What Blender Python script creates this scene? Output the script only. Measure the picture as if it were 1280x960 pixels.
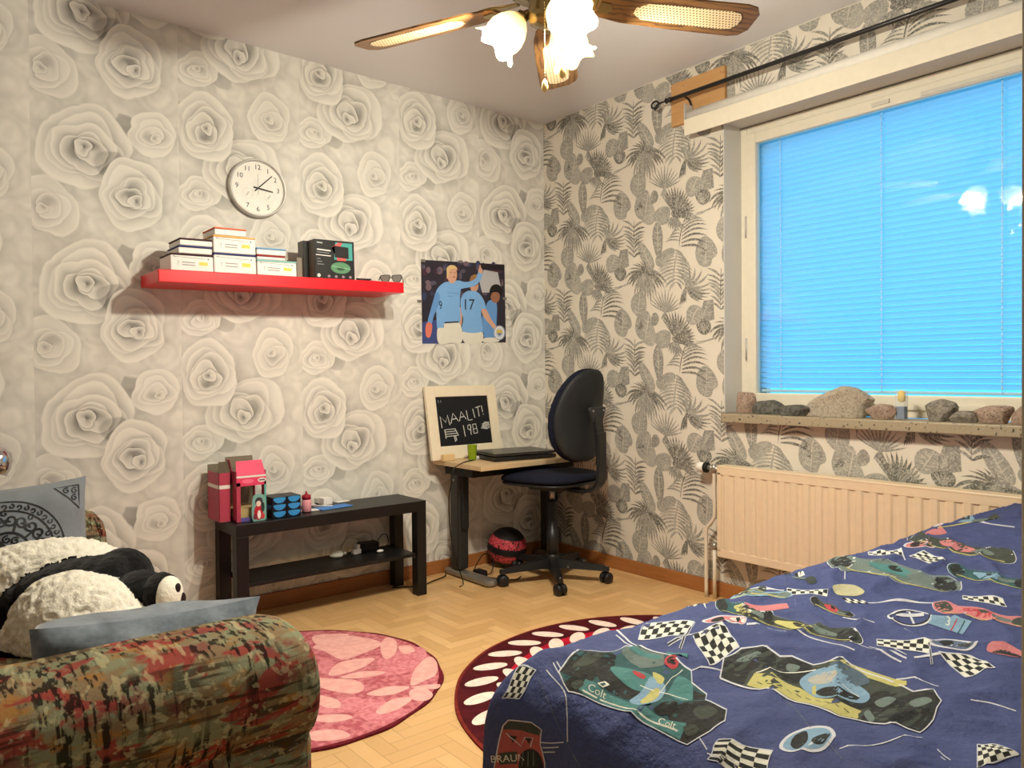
import bpy, bmesh, math, random
from mathutils import Vector, Matrix, noise
from mathutils.geometry import tessellate_polygon
for o in list(bpy.data.objects): bpy.data.objects.remove(o)
SC = bpy.context.scene; COL = SC.collection
PI = math.pi
# ------------------------------------------------------------------ camera
YAW, PITCH, ROLL, FPX = 0.6872, -0.0138, -0.0082, 947.19
CAM = Vector((-2.9765, -3.3188, 1.044))
_f = Vector((math.sin(YAW)*math.cos(PITCH), math.cos(YAW)*math.cos(PITCH), math.sin(PITCH)))
_r = Vector((math.cos(YAW), -math.sin(YAW), 0)); _u = _r.cross(_f)
_c, _s = math.cos(ROLL), math.sin(ROLL)
RX = _c*_r + _s*_u; UX = -_s*_r + _c*_u; FX = _f
cd = bpy.data.cameras.new('camera'); cam = bpy.data.objects.new('camera', cd); COL.objects.link(cam)
cd.sensor_width = 36; cd.lens = FPX/1280*36; cd.clip_start = 0.02
cam.matrix_world = Matrix(((RX.x, UX.x, -FX.x, CAM.x), (RX.y, UX.y, -FX.y, CAM.y), (RX.z, UX.z, -FX.z, CAM.z), (0, 0, 0, 1)))
SC.camera = cam
def ray(px, py): return RX*((px-640)/FPX) - UX*((py-480)/FPX) + FX
def at(px, py, x=None, y=None, z=None, d=None):      # a photo point measured onto a known plane of the room
    r = ray(px, py)
    t = (x-CAM.x)/r.x if x is not None else (y-CAM.y)/r.y if y is not None else (z-CAM.z)/r.z if z is not None else d
    return CAM + r*t
def proj(P):
    d = P-CAM; w = d.dot(FX)
    return 640+FPX*d.dot(RX)/w, 480-FPX*d.dot(UX)/w
# ------------------------------------------------------------------ world, light, exposure
W = bpy.data.worlds.new('dusk'); SC.world = W; W.use_nodes = True
bg = W.node_tree.nodes['Background']; bg.inputs[0].default_value = (0.06, 0.50, 1.0, 1); bg.inputs[1].default_value = 1.55
SC.view_settings.view_transform = 'Standard'; SC.view_settings.look = 'None'; SC.view_settings.gamma = 1
SC.view_settings.use_curve_mapping = False; SC.view_settings.exposure = 0.72
LAMP_W = 40.0; LAMP_COL = (1.0, 0.93, 0.78)
FAN = Vector((-1.526, -1.714, 2.1))
H = 2.5
# ------------------------------------------------------------------ helpers
def lin(c): return tuple((x/12.92 if x <= .04045 else ((x+.055)/1.055)**2.4) for x in c)
def rgb(*c): return lin([v/255 for v in c])
class X:                                     # tiny expression compiler: arithmetic on node sockets
    T = None
    def __init__(s, v): s.v = v
    @staticmethod
    def op(name, *a, clamp=False):
        n = X.T.nodes.new('ShaderNodeMath'); n.operation = name; n.use_clamp = clamp
        for i, q in enumerate(a):
            q = q.v if isinstance(q, X) else q
            if isinstance(q, (int, float)): n.inputs[i].default_value = q
            else: X.T.links.new(q, n.inputs[i])
        return X(n.outputs[0])
    def __add__(s, o): return X.op('ADD', s, o)
    __radd__ = __add__
    def __sub__(s, o): return X.op('SUBTRACT', s, o)
    def __rsub__(s, o): return X.op('SUBTRACT', o, s)
    def __mul__(s, o): return X.op('MULTIPLY', s, o)
    __rmul__ = __mul__
    def __truediv__(s, o): return X.op('DIVIDE', s, o)
    def __pow__(s, o): return X.op('POWER', s, o)
def fl(a): return X.op('FLOOR', a)
def fr(a): return X.op('FRACT', a)
def sn(a): return X.op('SINE', a)
def ab(a): return X.op('ABSOLUTE', a)
def mn(a, b): return X.op('MINIMUM', a, b)
def mx(a, b): return X.op('MAXIMUM', a, b)
def lt(a, b): return X.op('LESS_THAN', a, b)
def sat(a): return X.op('ADD', a, 0.0, clamp=True)
def step(a, lo, hi): return sat((a-lo)*(1.0/(hi-lo)))
def mixf(a, b, t): return a*(1.0-t)+b*t if isinstance(t, X) else a
def newmat(name, rough=.6, spec=.3, metal=0, color=None):
    m = bpy.data.materials.new(name); m.use_nodes = True
    X.T = m.node_tree; b = X.T.nodes['Principled BSDF']
    b.inputs['Roughness'].default_value = rough; b.inputs['Specular IOR Level'].default_value = spec; b.inputs['Metallic'].default_value = metal
    if color: b.inputs['Base Color'].default_value = (*color, 1)
    return m, b
def coords(kind='Object'):
    n = X.T.nodes.new('ShaderNodeTexCoord'); s = X.T.nodes.new('ShaderNodeSeparateXYZ'); X.T.links.new(n.outputs[kind], s.inputs[0])
    return n.outputs[kind], X(s.outputs[0]), X(s.outputs[1]), X(s.outputs[2])
def vec(x, y, z=0.0):
    n = X.T.nodes.new('ShaderNodeCombineXYZ')
    for i, q in enumerate((x, y, z)):
        if isinstance(q, X): X.T.links.new(q.v, n.inputs[i])
        else: n.inputs[i].default_value = q
    return n.outputs[0]
def tnoise(v, scale, detail=2, rough=.5, out=0):
    n = X.T.nodes.new('ShaderNodeTexNoise'); n.inputs['Scale'].default_value = scale; n.inputs['Detail'].default_value = detail; n.inputs['Roughness'].default_value = rough
    X.T.links.new(v, n.inputs['Vector']); return X(n.outputs[out])
def tvor(v, scale, feat='F1', out=0):
    n = X.T.nodes.new('ShaderNodeTexVoronoi'); n.feature = feat; n.inputs['Scale'].default_value = scale; X.T.links.new(v, n.inputs['Vector']); return X(n.outputs[out])
def twhite(v):
    n = X.T.nodes.new('ShaderNodeTexWhiteNoise'); X.T.links.new(v, n.inputs[0]); return X(n.outputs[0])
def mixc(a, b, t):
    n = X.T.nodes.new('ShaderNodeMix'); n.data_type = 'RGBA'
    for i, q in ((6, a), (7, b), (0, t)):
        q = q.v if isinstance(q, X) else q
        if isinstance(q, tuple): n.inputs[i].default_value = (*q, 1)
        elif isinstance(q, (int, float)): n.inputs[i].default_value = q
        else: X.T.links.new(q, n.inputs[i])
    return X(n.outputs[2])
def setcol(b, c): X.T.links.new(c.v, b.inputs['Base Color'])
def bump(b, h, s=.3, d=.01):
    n = X.T.nodes.new('ShaderNodeBump'); n.inputs['Strength'].default_value = s; n.inputs['Distance'].default_value = d
    X.T.links.new(h.v, n.inputs['Height']); X.T.links.new(n.outputs[0], b.inputs['Normal'])
_C = {}
def C(r, g, b, rough=.6, spec=.3, metal=0, var=.06):   # plain tinted stuff with a faint mottling
    k = (r, g, b, rough, spec, metal, var)
    if k not in _C:
        m, p = newmat('paint_%d_%d_%d' % (r, g, b), rough, spec, metal)
        v = coords()[0]; c = rgb(r, g, b); n = tnoise(v, 35, 3)
        setcol(p, mixc(tuple(x*(1-var) for x in c), tuple(min(1, x*(1+var)) for x in c), n)); _C[k] = m
    return _C[k]
class MB:
    def __init__(s): s.v = []; s.f = []; s.m = []; s.sm = []; s.uv = None
    def raw(s, vs, fs, m, smooth=False):
        o = len(s.v); s.v += [Vector(q) for q in vs]
        for f in fs: s.f.append([i+o for i in f]); s.m.append(m); s.sm.append(smooth)
        return s
    def bm(s, b, m, smooth=False):
        b.verts.ensure_lookup_table(); b.verts.index_update()
        s.raw([v.co.copy() for v in b.verts], [[v.index for v in f.verts] for f in b.faces], m, smooth); b.free(); return s
    def box(s, lo, hi, m, bev=0.0, M=None, seg=2):
        b = bmesh.new(); bmesh.ops.create_cube(b, size=1)
        lo = Vector(lo); hi = Vector(hi); c = (lo+hi)/2; d = hi-lo
        for v in b.verts: v.co = Vector((v.co.x*d.x+c.x, v.co.y*d.y+c.y, v.co.z*d.z+c.z))
        if bev > 0: bmesh.ops.bevel(b, geom=list(b.edges), offset=min(bev, .45*min(d)), segments=seg, profile=.5, affect='EDGES')
        if M is not None: bmesh.ops.transform(b, matrix=M, verts=b.verts)
        return s.bm(b, m, False)
    def lathe(s, prof, c, m, n=32, axis='Z', smooth=True, M=None, caps=True):
        vs = []; fs = []
        for r, h in prof:
            for k in range(n):
                a = 2*PI*k/n; x, y = r*math.cos(a), r*math.sin(a)
                q = Vector((x, y, h)) if axis == 'Z' else Vector((x, h, y)) if axis == 'Y' else Vector((h, x, y))
                if M is not None: q = M @ q
                vs.append(q+Vector(c))
        L = len(prof)
        for i in range(L-1):
            for k in range(n): fs.append([i*n+k, i*n+(k+1) % n, (i+1)*n+(k+1) % n, (i+1)*n+k])
        if caps: fs.append([k for k in range(n)][::-1]); fs.append([(L-1)*n+k for k in range(n)])
        return s.raw(vs, fs, m, smooth)
    def tube(s, pts, r, m, n=8, caps=True):
        pts = [Vector(p) for p in pts]; vs = []; fs = []; rr = r if isinstance(r, (list, tuple)) else [r]*len(pts)
        up = Vector((0, 0, 1)); prev = None
        for i, p in enumerate(pts):
            t = (pts[min(i+1, len(pts)-1)]-pts[max(i-1, 0)]).normalized()
            if prev is None:
                a = t.orthogonal().normalized()
            else:
                a = (prev-t*prev.dot(t)).normalized()
            prev = a; b_ = t.cross(a)
            for k in range(n):
                q = 2*PI*k/n; vs.append(p+a*math.cos(q)*rr[i]+b_*math.sin(q)*rr[i])
        for i in range(len(pts)-1):
            for k in range(n): fs.append([i*n+k, i*n+(k+1) % n, (i+1)*n+(k+1) % n, (i+1)*n+k])
        if caps: fs.append(list(range(n))[::-1]); fs.append([(len(pts)-1)*n+k for k in range(n)])
        return s.raw(vs, fs, m, True)
    def prism(s, poly, h0, h1, m, F=None, bev=0.0):          # poly in the plane, extruded h0..h1, F maps (x,y,h)
        n = len(poly); F = F or (lambda x, y, h: (x, y, h))
        b = bmesh.new(); lo = [b.verts.new((x, y, h0)) for x, y in poly]; hi = [b.verts.new((x, y, h1)) for x, y in poly]
        b.faces.new(lo[::-1]); b.faces.new(hi)
        for i in range(n): b.faces.new([lo[i], lo[(i+1) % n], hi[(i+1) % n], hi[i]])
        if bev: bmesh.ops.bevel(b, geom=[e for e in b.edges if abs(e.verts[0].co.z-e.verts[1].co.z) < 1e-6], offset=bev, segments=2, profile=.5, affect='EDGES')
        for v in b.verts: v.co = Vector(F(*v.co))
        return s.bm(b, m)
    def ball(s, c, r, m, M=None, seg=24, fn=None):
        b = bmesh.new(); bmesh.ops.create_uvsphere(b, u_segments=seg, v_segments=seg//2, radius=1)
        r = Vector(r) if not isinstance(r, (int, float)) else Vector((r, r, r))
        for v in b.verts:
            q = Vector((v.co.x*r.x, v.co.y*r.y, v.co.z*r.z))
            if fn: q = fn(q)
            if M is not None: q = M @ q
            v.co = q+Vector(c)
        return s.bm(b, m, True)
    def grid(s, F, u0, u1, nu, v0, v1, nv, m):
        vs = [F(u0+(u1-u0)*i/nu, v0+(v1-v0)*j/nv) for j in range(nv+1) for i in range(nu+1)]
        fs = [[j*(nu+1)+i, j*(nu+1)+i+1, (j+1)*(nu+1)+i+1, (j+1)*(nu+1)+i] for j in range(nv) for i in range(nu)]
        return s.raw(vs, fs, m, True)
    def build(s, name, parent=None, origin=None):
        if origin is None: origin = Vector((0, 0, 0))
        origin = Vector(origin)
        me = bpy.data.meshes.new(name); me.from_pydata([v-origin for v in s.v], [], s.f)
        mats = []
        for m in s.m:
            if m not in mats: mats.append(m)
        for m in mats: me.materials.append(m)
        idx = {id(m): i for i, m in enumerate(mats)}
        me.polygons.foreach_set('material_index', [idx[id(m)] for m in s.m]); me.polygons.foreach_set('use_smooth', s.sm)
        me.update(); o = bpy.data.objects.new(name, me); COL.objects.link(o)
        if parent is not None: o.parent = parent; o.matrix_parent_inverse = Matrix(); o.location = origin-PW(parent)
        else: o.location = origin
        return o
def PW(o):
    l = Vector(o.location)
    while o.parent: o = o.parent; l += Vector(o.location)
    return l
def tag(o, label=None, cat=None, group=None, kind=None):
    if label: o['label'] = label
    if cat: o['category'] = cat
    if group: o['group'] = group
    if kind: o['kind'] = kind
    return o
def thing(name, label, cat, loc=(0, 0, 0), group=None):
    o = bpy.data.objects.new(name, None); COL.objects.link(o); o.location = loc; return tag(o, label, cat, group)
def struct(name, mb, parent=None):
    o = mb.build(name, parent)
    if parent is None: o['kind'] = 'structure'
    return o
def rotz(a): return Matrix.Rotation(a, 4, 'Z')
def smoothpts(p, n=6):                               # Catmull-Rom
    p = [Vector(q) for q in p]; q = [p[0]*2-p[1]]+p+[p[-1]*2-p[-2]]; out = []
    for i in range(1, len(q)-2):
        for k in range(n):
            t = k/n; a, b, c, d = q[i-1], q[i], q[i+1], q[i+2]
            out.append(.5*((2*b)+(c-a)*t+(2*a-5*b+4*c-d)*t*t+(3*b-a-3*c+d)*t**3))
    out.append(p[-1]); return out
def closed(p, n=5):
    L = len(p); out = []; p = [Vector((*q[:2], 0)) for q in p]
    for i in range(L):
        a, b, c, d = p[i-1], p[i], p[(i+1) % L], p[(i+2) % L]
        for k in range(n):
            t = k/n; w = .5*((2*b)+(c-a)*t+(2*a-5*b+4*c-d)*t*t+(3*b-a-3*c+d)*t**3); out.append((w.x, w.y))
    return out
class Sheet:                                         # flat artwork laid on a surface: polygons cut by a grid, then mapped
    def __init__(s): s.p = []
    def poly(s, pts, m, h=0): s.p.append(([tuple(q[:2]) for q in pts], m, h)); return s
    def blob(s, pts, m, h=0, n=5): return s.poly(closed(pts, n), m, h)
    def ell(s, cx, cy, rx, ry, m, h=0, n=24, rot=0):
        c, q = math.cos(rot), math.sin(rot)
        return s.poly([(cx+rx*math.cos(2*PI*k/n)*c-ry*math.sin(2*PI*k/n)*q, cy+rx*math.cos(2*PI*k/n)*q+ry*math.sin(2*PI*k/n)*c) for k in range(n)], m, h)
    def line(s, pts, w, m, h=0, smooth=False, w2=None):
        P = [Vector((q[0], q[1], 0)) for q in pts]
        if smooth: P = smoothpts(P, 5)
        L = []; Rr = []; n = len(P)
        for i, p in enumerate(P):
            t = P[min(i+1, n-1)]-P[max(i-1, 0)]
            if t.length < 1e-9: t = Vector((1, 0, 0))
            t.normalize(); ww = w if w2 is None else w+(w2-w)*i/(n-1)
            k = Vector((-t.y, t.x, 0))*ww/2; L.append(p+k); Rr.append(p-k)
        for i in range(n-1): s.p.append(([L[i][:2], L[i+1][:2], Rr[i+1][:2], Rr[i][:2]], m, h))
        return s
    def ring(s, cx, cy, r, w, m, h=0, n=40, a0=0, a1=2*PI, ry=None):
        ry = ry or r; return s.line([(cx+r*math.cos(a0+(a1-a0)*k/n), cy+ry*math.sin(a0+(a1-a0)*k/n)) for k in range(n+1)], w, m, h)
    def checker(s, q, nu, nv, m0, m1, h=0, wave=0, rim=None, rw=1):
        a, b, c, d = [Vector((*p, 0)) for p in q]      # corners in order, u along a-b, v along a-d
        up = (d-a).normalized()
        def F(u, v): return (a*(1-u)*(1-v)+b*u*(1-v)+c*u*v+d*(1-u)*v)+up*wave*math.sin(u*2*PI)
        for i in range(nu):
            for j in range(nv):
                m = m0 if (i+j) % 2 else m1
                s.poly([F(i/nu, j/nv), F((i+1)/nu, j/nv), F((i+1)/nu, (j+1)/nv), F(i/nu, (j+1)/nv)], m, h)
        if rim:
            e = [F(i/8, 0) for i in range(9)]+[F(1, 1)]+[F(i/8, 1) for i in range(8, -1, -1)]+[F(0, 0)]
            s.line(e, rw, rim, h+1)
        return s
    def text(s, txt, x, y, size, m, h=0, rot=0, ax=1, sx=1):
        cu = bpy.data.curves.new('t', 'FONT'); cu.body = txt; cu.size = size; cu.align_x = 'CENTER'; cu.align_y = 'CENTER'; cu.resolution_u = 3
        o = bpy.data.objects.new('t', cu); COL.objects.link(o); dg = bpy.context.evaluated_depsgraph_get(); me = o.evaluated_get(dg).to_mesh()
        c, q = math.cos(rot), math.sin(rot)
        vs = [(v.co.x*sx, v.co.y*ax) for v in me.vertices]; vs = [(x+a*c-b*q, y+a*q+b*c) for a, b in vs]
        for f in me.polygons: s.p.append(([vs[i] for i in f.vertices], m, h))
        o.evaluated_get(dg).to_mesh_clear(); bpy.data.objects.remove(o); bpy.data.curves.remove(cu); return s
    def emit(s, mb, F, cut=None, clip=None, hole=None, dh=.0003, h0=.0004, conv=None, smooth=False):
        groups = {}
        for i_, (pts, m, h) in enumerate(s.p):
            h = h+(i_*37 % 97)/110
            if conv:
                pts = [conv(*q) for q in pts]
                if any(q is None for q in pts): continue
            groups.setdefault(id(m), (m, []))[1].append((pts, h))
        for m, L in groups.values():
            if cut and cut < .02:
                vs_, fs_ = [], []
                for pts, h in L:
                    b = bmesh.new(); vs = [b.verts.new((x, y, h)) for x, y in pts]
                    for t in tessellate_polygon([[Vector((x, y, 0)) for x, y in pts]]):
                        try: b.faces.new([vs[i] for i in t])
                        except ValueError: pass
                    for ax_ in (0, 1):
                        q_ = [p[ax_] for p in pts]; k = math.ceil(min(q_)/cut)
                        while k*cut < max(q_):
                            n_ = (1, 0, 0) if ax_ == 0 else (0, 1, 0)
                            bmesh.ops.bisect_plane(b, geom=list(b.verts)+list(b.edges)+list(b.faces), plane_co=tuple(k*cut*c for c in n_), plane_no=n_); k += 1
                    for v in b.verts: v.co = Vector(F(v.co.x, v.co.y, h0+v.co.z*dh))
                    mb.bm(b, m, smooth)
                continue
            b = bmesh.new()
            for pts, h in L:
                vs = [b.verts.new((x, y, h)) for x, y in pts]
                for t in tessellate_polygon([[Vector((x, y, 0)) for x, y in pts]]):
                    try: b.faces.new([vs[i] for i in t])
                    except ValueError: pass
            def bis(co, no, outer=False):
                bmesh.ops.bisect_plane(b, geom=list(b.verts)+list(b.edges)+list(b.faces), plane_co=co, plane_no=no, clear_outer=outer)
            if clip:
                x0, x1, y0, y1 = clip
                bis((x0, 0, 0), (-1, 0, 0), True); bis((x1, 0, 0), (1, 0, 0), True); bis((0, y0, 0), (0, -1, 0), True); bis((0, y1, 0), (0, 1, 0), True)
            if hole:
                x0, x1, y0, y1 = hole
                for q in (x0, x1): bis((q, 0, 0), (1, 0, 0))
                for q in (y0, y1): bis((0, q, 0), (0, 1, 0))
                dead = [f for f in b.faces if x0 < f.calc_center_median().x < x1 and y0 < f.calc_center_median().y < y1]
                bmesh.ops.delete(b, geom=dead, context='FACES')
            if cut and cut < .02: pass
            elif cut and b.verts:
                xs = [v.co.x for v in b.verts]; ys = [v.co.y for v in b.verts]
                k = math.ceil(min(xs)/cut)
                while k*cut < max(xs): bis((k*cut, 0, 0), (1, 0, 0)); k += 1
                k = math.ceil(min(ys)/cut)
                while k*cut < max(ys): bis((0, k*cut, 0), (0, 1, 0)); k += 1
            for v in b.verts: v.co = Vector(F(v.co.x, v.co.y, h0+v.co.z*dh))
            mb.bm(b, m, smooth)
        return mb
# ------------------------------------------------------------------ room surfaces
PER = .524
def wrapv(d): return d-PER*X.op('ROUND', d*(1/PER))
def new_group(name, ins, outs):
    g = bpy.data.node_groups.new(name, 'ShaderNodeTree')
    for n_ in ins: g.interface.new_socket(n_, in_out='INPUT', socket_type='NodeSocketFloat')
    for n_ in outs: g.interface.new_socket(n_, in_out='OUTPUT', socket_type='NodeSocketFloat')
    X.T = g; gi = g.nodes.new('NodeGroupInput'); go = g.nodes.new('NodeGroupOutput')
    return g, [X(o) for o in gi.outputs[:len(ins)]], go
def use_group(g, *a):
    n = X.T.nodes.new('ShaderNodeGroup'); n.node_tree = g
    for i_, q in enumerate(a):
        q = q.v if isinstance(q, X) else q
        if isinstance(q, (int, float)): n.inputs[i_].default_value = q
        else: X.T.links.new(q, n.inputs[i_])
    return X(n.outputs[0])
# one petal layer of a rose: everything inside its lobed outline is repainted, with a soft fold shadow outside it
PETAL, (g_sh, g_dx, g_dy, g_ox, g_oy, g_ir, g_lob, g_ph, g_sd, g_ct, g_off, g_hal, g_gk, g_sp), go_ = new_group('petal_layer', ['sh', 'dx', 'dy', 'ox', 'oy', 'inv', 'lob', 'ph', 'sd', 'ct', 'off', 'hal', 'gk', 'sp'], ['out'])
ax_ = g_dx-g_ox; ay_ = g_dy-g_oy; a = X.op('ARCTAN2', ay_, ax_); r = X.op('SQRT', ax_*ax_+ay_*ay_)*g_ir
q = r*(1.10-.26*ab(sn(a*g_lob+g_ph))+.03*sn(a*5+g_sd))
pet = 1.0+g_off-g_ct*(.75+.5*sn(a+g_sp))*sat((1.0-q)*g_gk)+.05*step(q, .86, .97)
mk = step(q, 1.0, .955)
X.T.links.new((g_sh*(1.0-g_hal*step(q, 1.28, 1.0))*(1.0-mk)+pet*mk).v, go_.inputs[0])
def rose_group(kind):
    g, (gx_, gy_, gz_), go = new_group('rose_repeat_'+kind, ['x', 'u', 'v'], ['out'])
    x, u, v = gx_, gy_, gz_
    co = vec(x, 0.0, v)
    n1 = tnoise(co, 9, 2); n2 = tnoise(vec(x+7.3, v, 0.0), 9, 2); fine = tnoise(co, 60, 4)
    u = u+(n1-.5)*.035; v = v+(n2-.5)*.035
    vb = tvor(vec(u+n2*.05, 0.0, fr(v*(1/PER))*PER), 8.5); vc = tvor(vec(u*1.3+n1*.2, .4, v), 15)
    sh = .94+.08*step(vb, .55, .03)-.09*step(vc, .2, .75)+.03*sn(vb*22)
    def rose(cx, cy, R, n, arms, ct, el, sd, rot, off):
        nonlocal sh
        dx = u-cx; dy = wrapv(v-cy)*el; K = 6 if R > .11 else 4
        r0 = X.op('SQRT', dx*dx+dy*dy)*(1/R)
        sh = sh*(1.0-.10*step(r0, 1.45, .9))
        for k in range(K):
            t = k/(K-1); rk = 1.0-.80*t**.85; ox = R*.13*t*math.cos(sd+k*2.1)+R*.10*t*math.cos(rot); oy = R*.13*t*math.sin(sd+k*2.1)-R*.12*t
            sh = use_group(PETAL, sh, dx, dy, ox, oy, 1/(R*rk), 1.5 if k % 2 else 1.0, sd*3+k*1.9, sd, ct*(.45+.75*t), off-.03*t, .20*(.4+t)*ct*2, 2.3 if k < K-1 else 1.2, rot+k*1.3)
    def tip(cx, cy, rx, ry, dk, rot=0):
        nonlocal sh
        dx = u-cx; dy = wrapv(v-cy); c, q = math.cos(rot), math.sin(rot)
        p = (dx*c+dy*q)*(1/rx); w = (dy*c-dx*q)*(1/ry)
        sh = sh*(1.0-dk*step(ab(p)+w*w, 1.0, .8))
    if kind == 'P':
        tip(.175, 1.80, .05, .05, .22, -.9)
        rose(.075, 1.815, .085, 4, 1, .30, 1.2, 1.3, 3.9, .02)
        tip(.165, 1.50, .09, .055, .20, .6)
        rose(.265, 1.945, .15, 6, 2, .42, 1.05, .4, 3.9, .0)
        rose(.385, 1.67, .095, 3.6, 1, .26, 1, 2.2, 1.0, -.03)
        rose(.105, 1.575, .125, 6.5, 2, .40, 1, 3.1, 4.4, .0)
    else:
        tip(.335, 2.035, .055, .07, .30, .5)
        rose(.425, 2.03, .095, 4, 1, .28, 1.2, 5.3, 1.0, .02)
        rose(.055, 1.69, .10, 3.6, 1, .26, 1, 2.9, 3.4, -.03)
        rose(.175, 1.935, .155, 6, 2, .44, 1.05, 4.4, .9, .0)
        tip(.275, 1.88, .075, .06, .26, -.3)
        rose(.345, 1.775, .125, 6.5, 2, .42, 1, 1.1, 1.3, .0)
    X.T.links.new((sh+(fine-.5)*.03).v, go.inputs[0]); return g
ROSES = {'P': rose_group('P'), 'Q': rose_group('Q')}
def rose_mat(kind, u0, dz):
    m, b = newmat('rose_paper_'+kind, .75, .2); co, x, y, z = coords()
    sh = use_group(ROSES[kind[0]], x, x-u0, z-dz)
    seam = step(ab(x-u0), .0022, .0004)*.07
    setcol(b, mixc(rgb(128, 126, 119), rgb(232, 229, 219), sat((sh-seam-.36)*1.56)))
    bump(b, sh, .12, .004)
    return m
mb = MB(); edges = [(-4.2, -3.62, 'P4', -3.62, .1), (-3.62, -3.09, 'Q4', -3.62, 0), (-3.09, -2.56, 'P5', -3.09, .12), (-2.56, -2.035, 'Q', -2.56, 0), (-2.035, -1.505, 'P1', -2.03, 0), (-1.505, -.975, 'P2', -1.505, -.166), (-.975, -.475, 'P3', -.975, -.281), (-.475, 0, 'Q2', -.48, 0)]
for x0, x1, k, u0, dz in edges: mb.raw([(x0, 0, 0), (x1, 0, 0), (x1, 0, H), (x0, 0, H)], [[0, 1, 2, 3]], rose_mat(k, u0, dz))
white = C(222, 219, 210, .8); mb.box((-4.2, .002, 0), (0, .12, H), white)
struct('wall_left', mb)

# leaf wallpaper: one repeat drawn as shapes, laid out with a half drop
def ink(r, g, b_):
    m, b = newmat('leaf_ink', .75, .2); co = coords()[0]
    n = tnoise(co, 130, 4, .7); n2 = tnoise(co, 24, 2); c = rgb(r, g, b_)
    setcol(b, mixc(c, rgb(212, 206, 192), sat(step(n, .47, .66)*.75+step(n2, .5, .75)*.3))); return m
INK = [ink(100, 99, 92), ink(134, 132, 125), ink(150, 148, 140), ink(164, 161, 152), ink(196, 190, 178)]
def paper():
    m, b = newmat('leaf_paper', .75, .2); co = coords()[0]; setcol(b, mixc(rgb(214, 206, 190), rgb(226, 219, 205), tnoise(co, 14, 3))); return m
tile = []                                            # (points in crop units, ink, layer)
def blade(x0, y0, x1, y1, w, bend=0, k=1, h=1, n=6):
    dx, dy = x1-x0, y1-y0; L = math.hypot(dx, dy); px, py = -dy/L, dx/L; A = []; B = []
    for i in range(n+1):
        t = i/n; c = bend*math.sin(PI*t*.9)*L; ww = w*math.sin(PI*min(1, .12+t*.88))**.8*.5 if t < 1 else 0
        x, y = x0+dx*t+px*c, y0+dy*t+py*c; A.append((x+px*ww, y+py*ww)); B.append((x-px*ww, y-py*ww))
    tile.append((A+B[::-1][1:], k, h))
def oval(cx, cy, rx, ry, k, h=0, rot=0, notch=0, n=26, pt=0):
    P = []
    for i in range(n):
        a = 2*PI*i/n; r = 1+.05*math.sin(3*a+cx)-notch*(max(0, math.cos(a-.6))**14)
        if pt: r *= 1+pt*(abs(math.sin(a))**6)
        x, y = rx*r*math.cos(a), ry*r*math.sin(a); P.append((cx+x*math.cos(rot)-y*math.sin(rot), cy+x*math.sin(rot)+y*math.cos(rot)))
    tile.append((P, k, h))
def veins(cx, cy, rx, ry, rot, k=3, n=5):
    def T(x, y): return cx+x*math.cos(rot)-y*math.sin(rot), cy+x*math.sin(rot)+y*math.cos(rot)
    a, b = T(0, -ry*.95), T(0, ry*.95); blade(*a, *b, 5, 0, 4, 3)
    for i in range(n):
        t = -.7+1.4*i/(n-1); w = rx*math.sqrt(max(0, 1-t*t))*.85
        for sg in (-1, 1): blade(*T(0, ry*t), *T(sg*w, ry*t-ry*.18), 3, 0, 4, 3)
R1 = random.Random(4)
oval(225, 305, 50, 80, 2, 0, .1); veins(225, 305, 50, 80, .1)
oval(250, 430, 46, 92, 2, 1, .2); oval(282, 480, 48, 76, 3, 0, -.1); oval(322, 385, 24, 42, 1, 2, .2)
oval(252, 395, 40, 55, 2, 2, .5); veins(275, 440, 44, 95, .15)
for i in range(5): blade(250, 450, 205+i*6, 470-i*16, 9, .1, 0, 3)
oval(120, 440, 59, 88, 2, 0, 0, .35); veins(118, 440, 55, 80, .05)
for i in range(9): oval(88+R1.random()*26, 375+i*9, 10, 4, 0, 3)
for i in range(4): oval(152+R1.random()*10, 395+i*18, 9, 6, 1, 3)
for i in range(17):                                  # drooping palm
    t = -1+2*i/16; x1 = 265+t*128; y1 = 100+190*(1-abs(t)**2.2)+12*R1.random()-(25 if i % 2 else 0)
    if abs(t) > .8: y1 += 70
    blade(265, 98, x1, y1, 16, -.20*t, 0 if abs(t) > .6 else 1+(i % 2), 3, 8)
for i in range(5): blade(262, 96, 160+i*22, 80-i*14+20*(i == 0), 10, .15, 0, 3)
for i in range(5): blade(268, 96, 372-i*20, 120-i*14, 10, -.15, 1, 3)
for i in range(13):                                  # upright fan
    a = -1.15+2.3*i/12; L = 150-22*abs(a); blade(385, 335, 385+L*math.sin(a)*.85, 335-L*math.cos(a), 9, .02*a, 2 if i % 2 else 1, 2)
for i in range(6): blade(385, 330, 360+i*10, 392-4*abs(i-3), 9, 0, 1, 3)
for i in range(11):                                  # dark plant
    a = -.62+1.25*i/10; L = 165-40*abs(a); blade(440, 480, 440+L*math.sin(a), 480-L*math.cos(a), 15, .04, 0 if i % 3 else 1, 4)
for i in range(8):
    a = .75+.2*i; blade(450, 460, 450+108*math.sin(a), 460-100*math.cos(a), 19, .12, 0 if i % 2 else 1, 3)
oval(370, 495, 46, 60, 2, 2, .5); oval(465, 480, 42, 30, 0, 4)
for i in range(7): blade(372, 540, 330+i*13, 505+abs(i-3)*4-30, 6, .1, 3, 5)
for i in range(8):
    a = 2.2+.28*i; blade(460, 500, 455+70*math.sin(a), 540-70*math.cos(a)-20, 13, .2, 1, 3)
oval(343, 640, 31, 100, 1, 2, -.03, pt=.12); veins(343, 640, 28, 98, -.03)
oval(270, 745, 36, 92, 2, 1, -.45); veins(270, 745, 34, 90, -.45)
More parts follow.
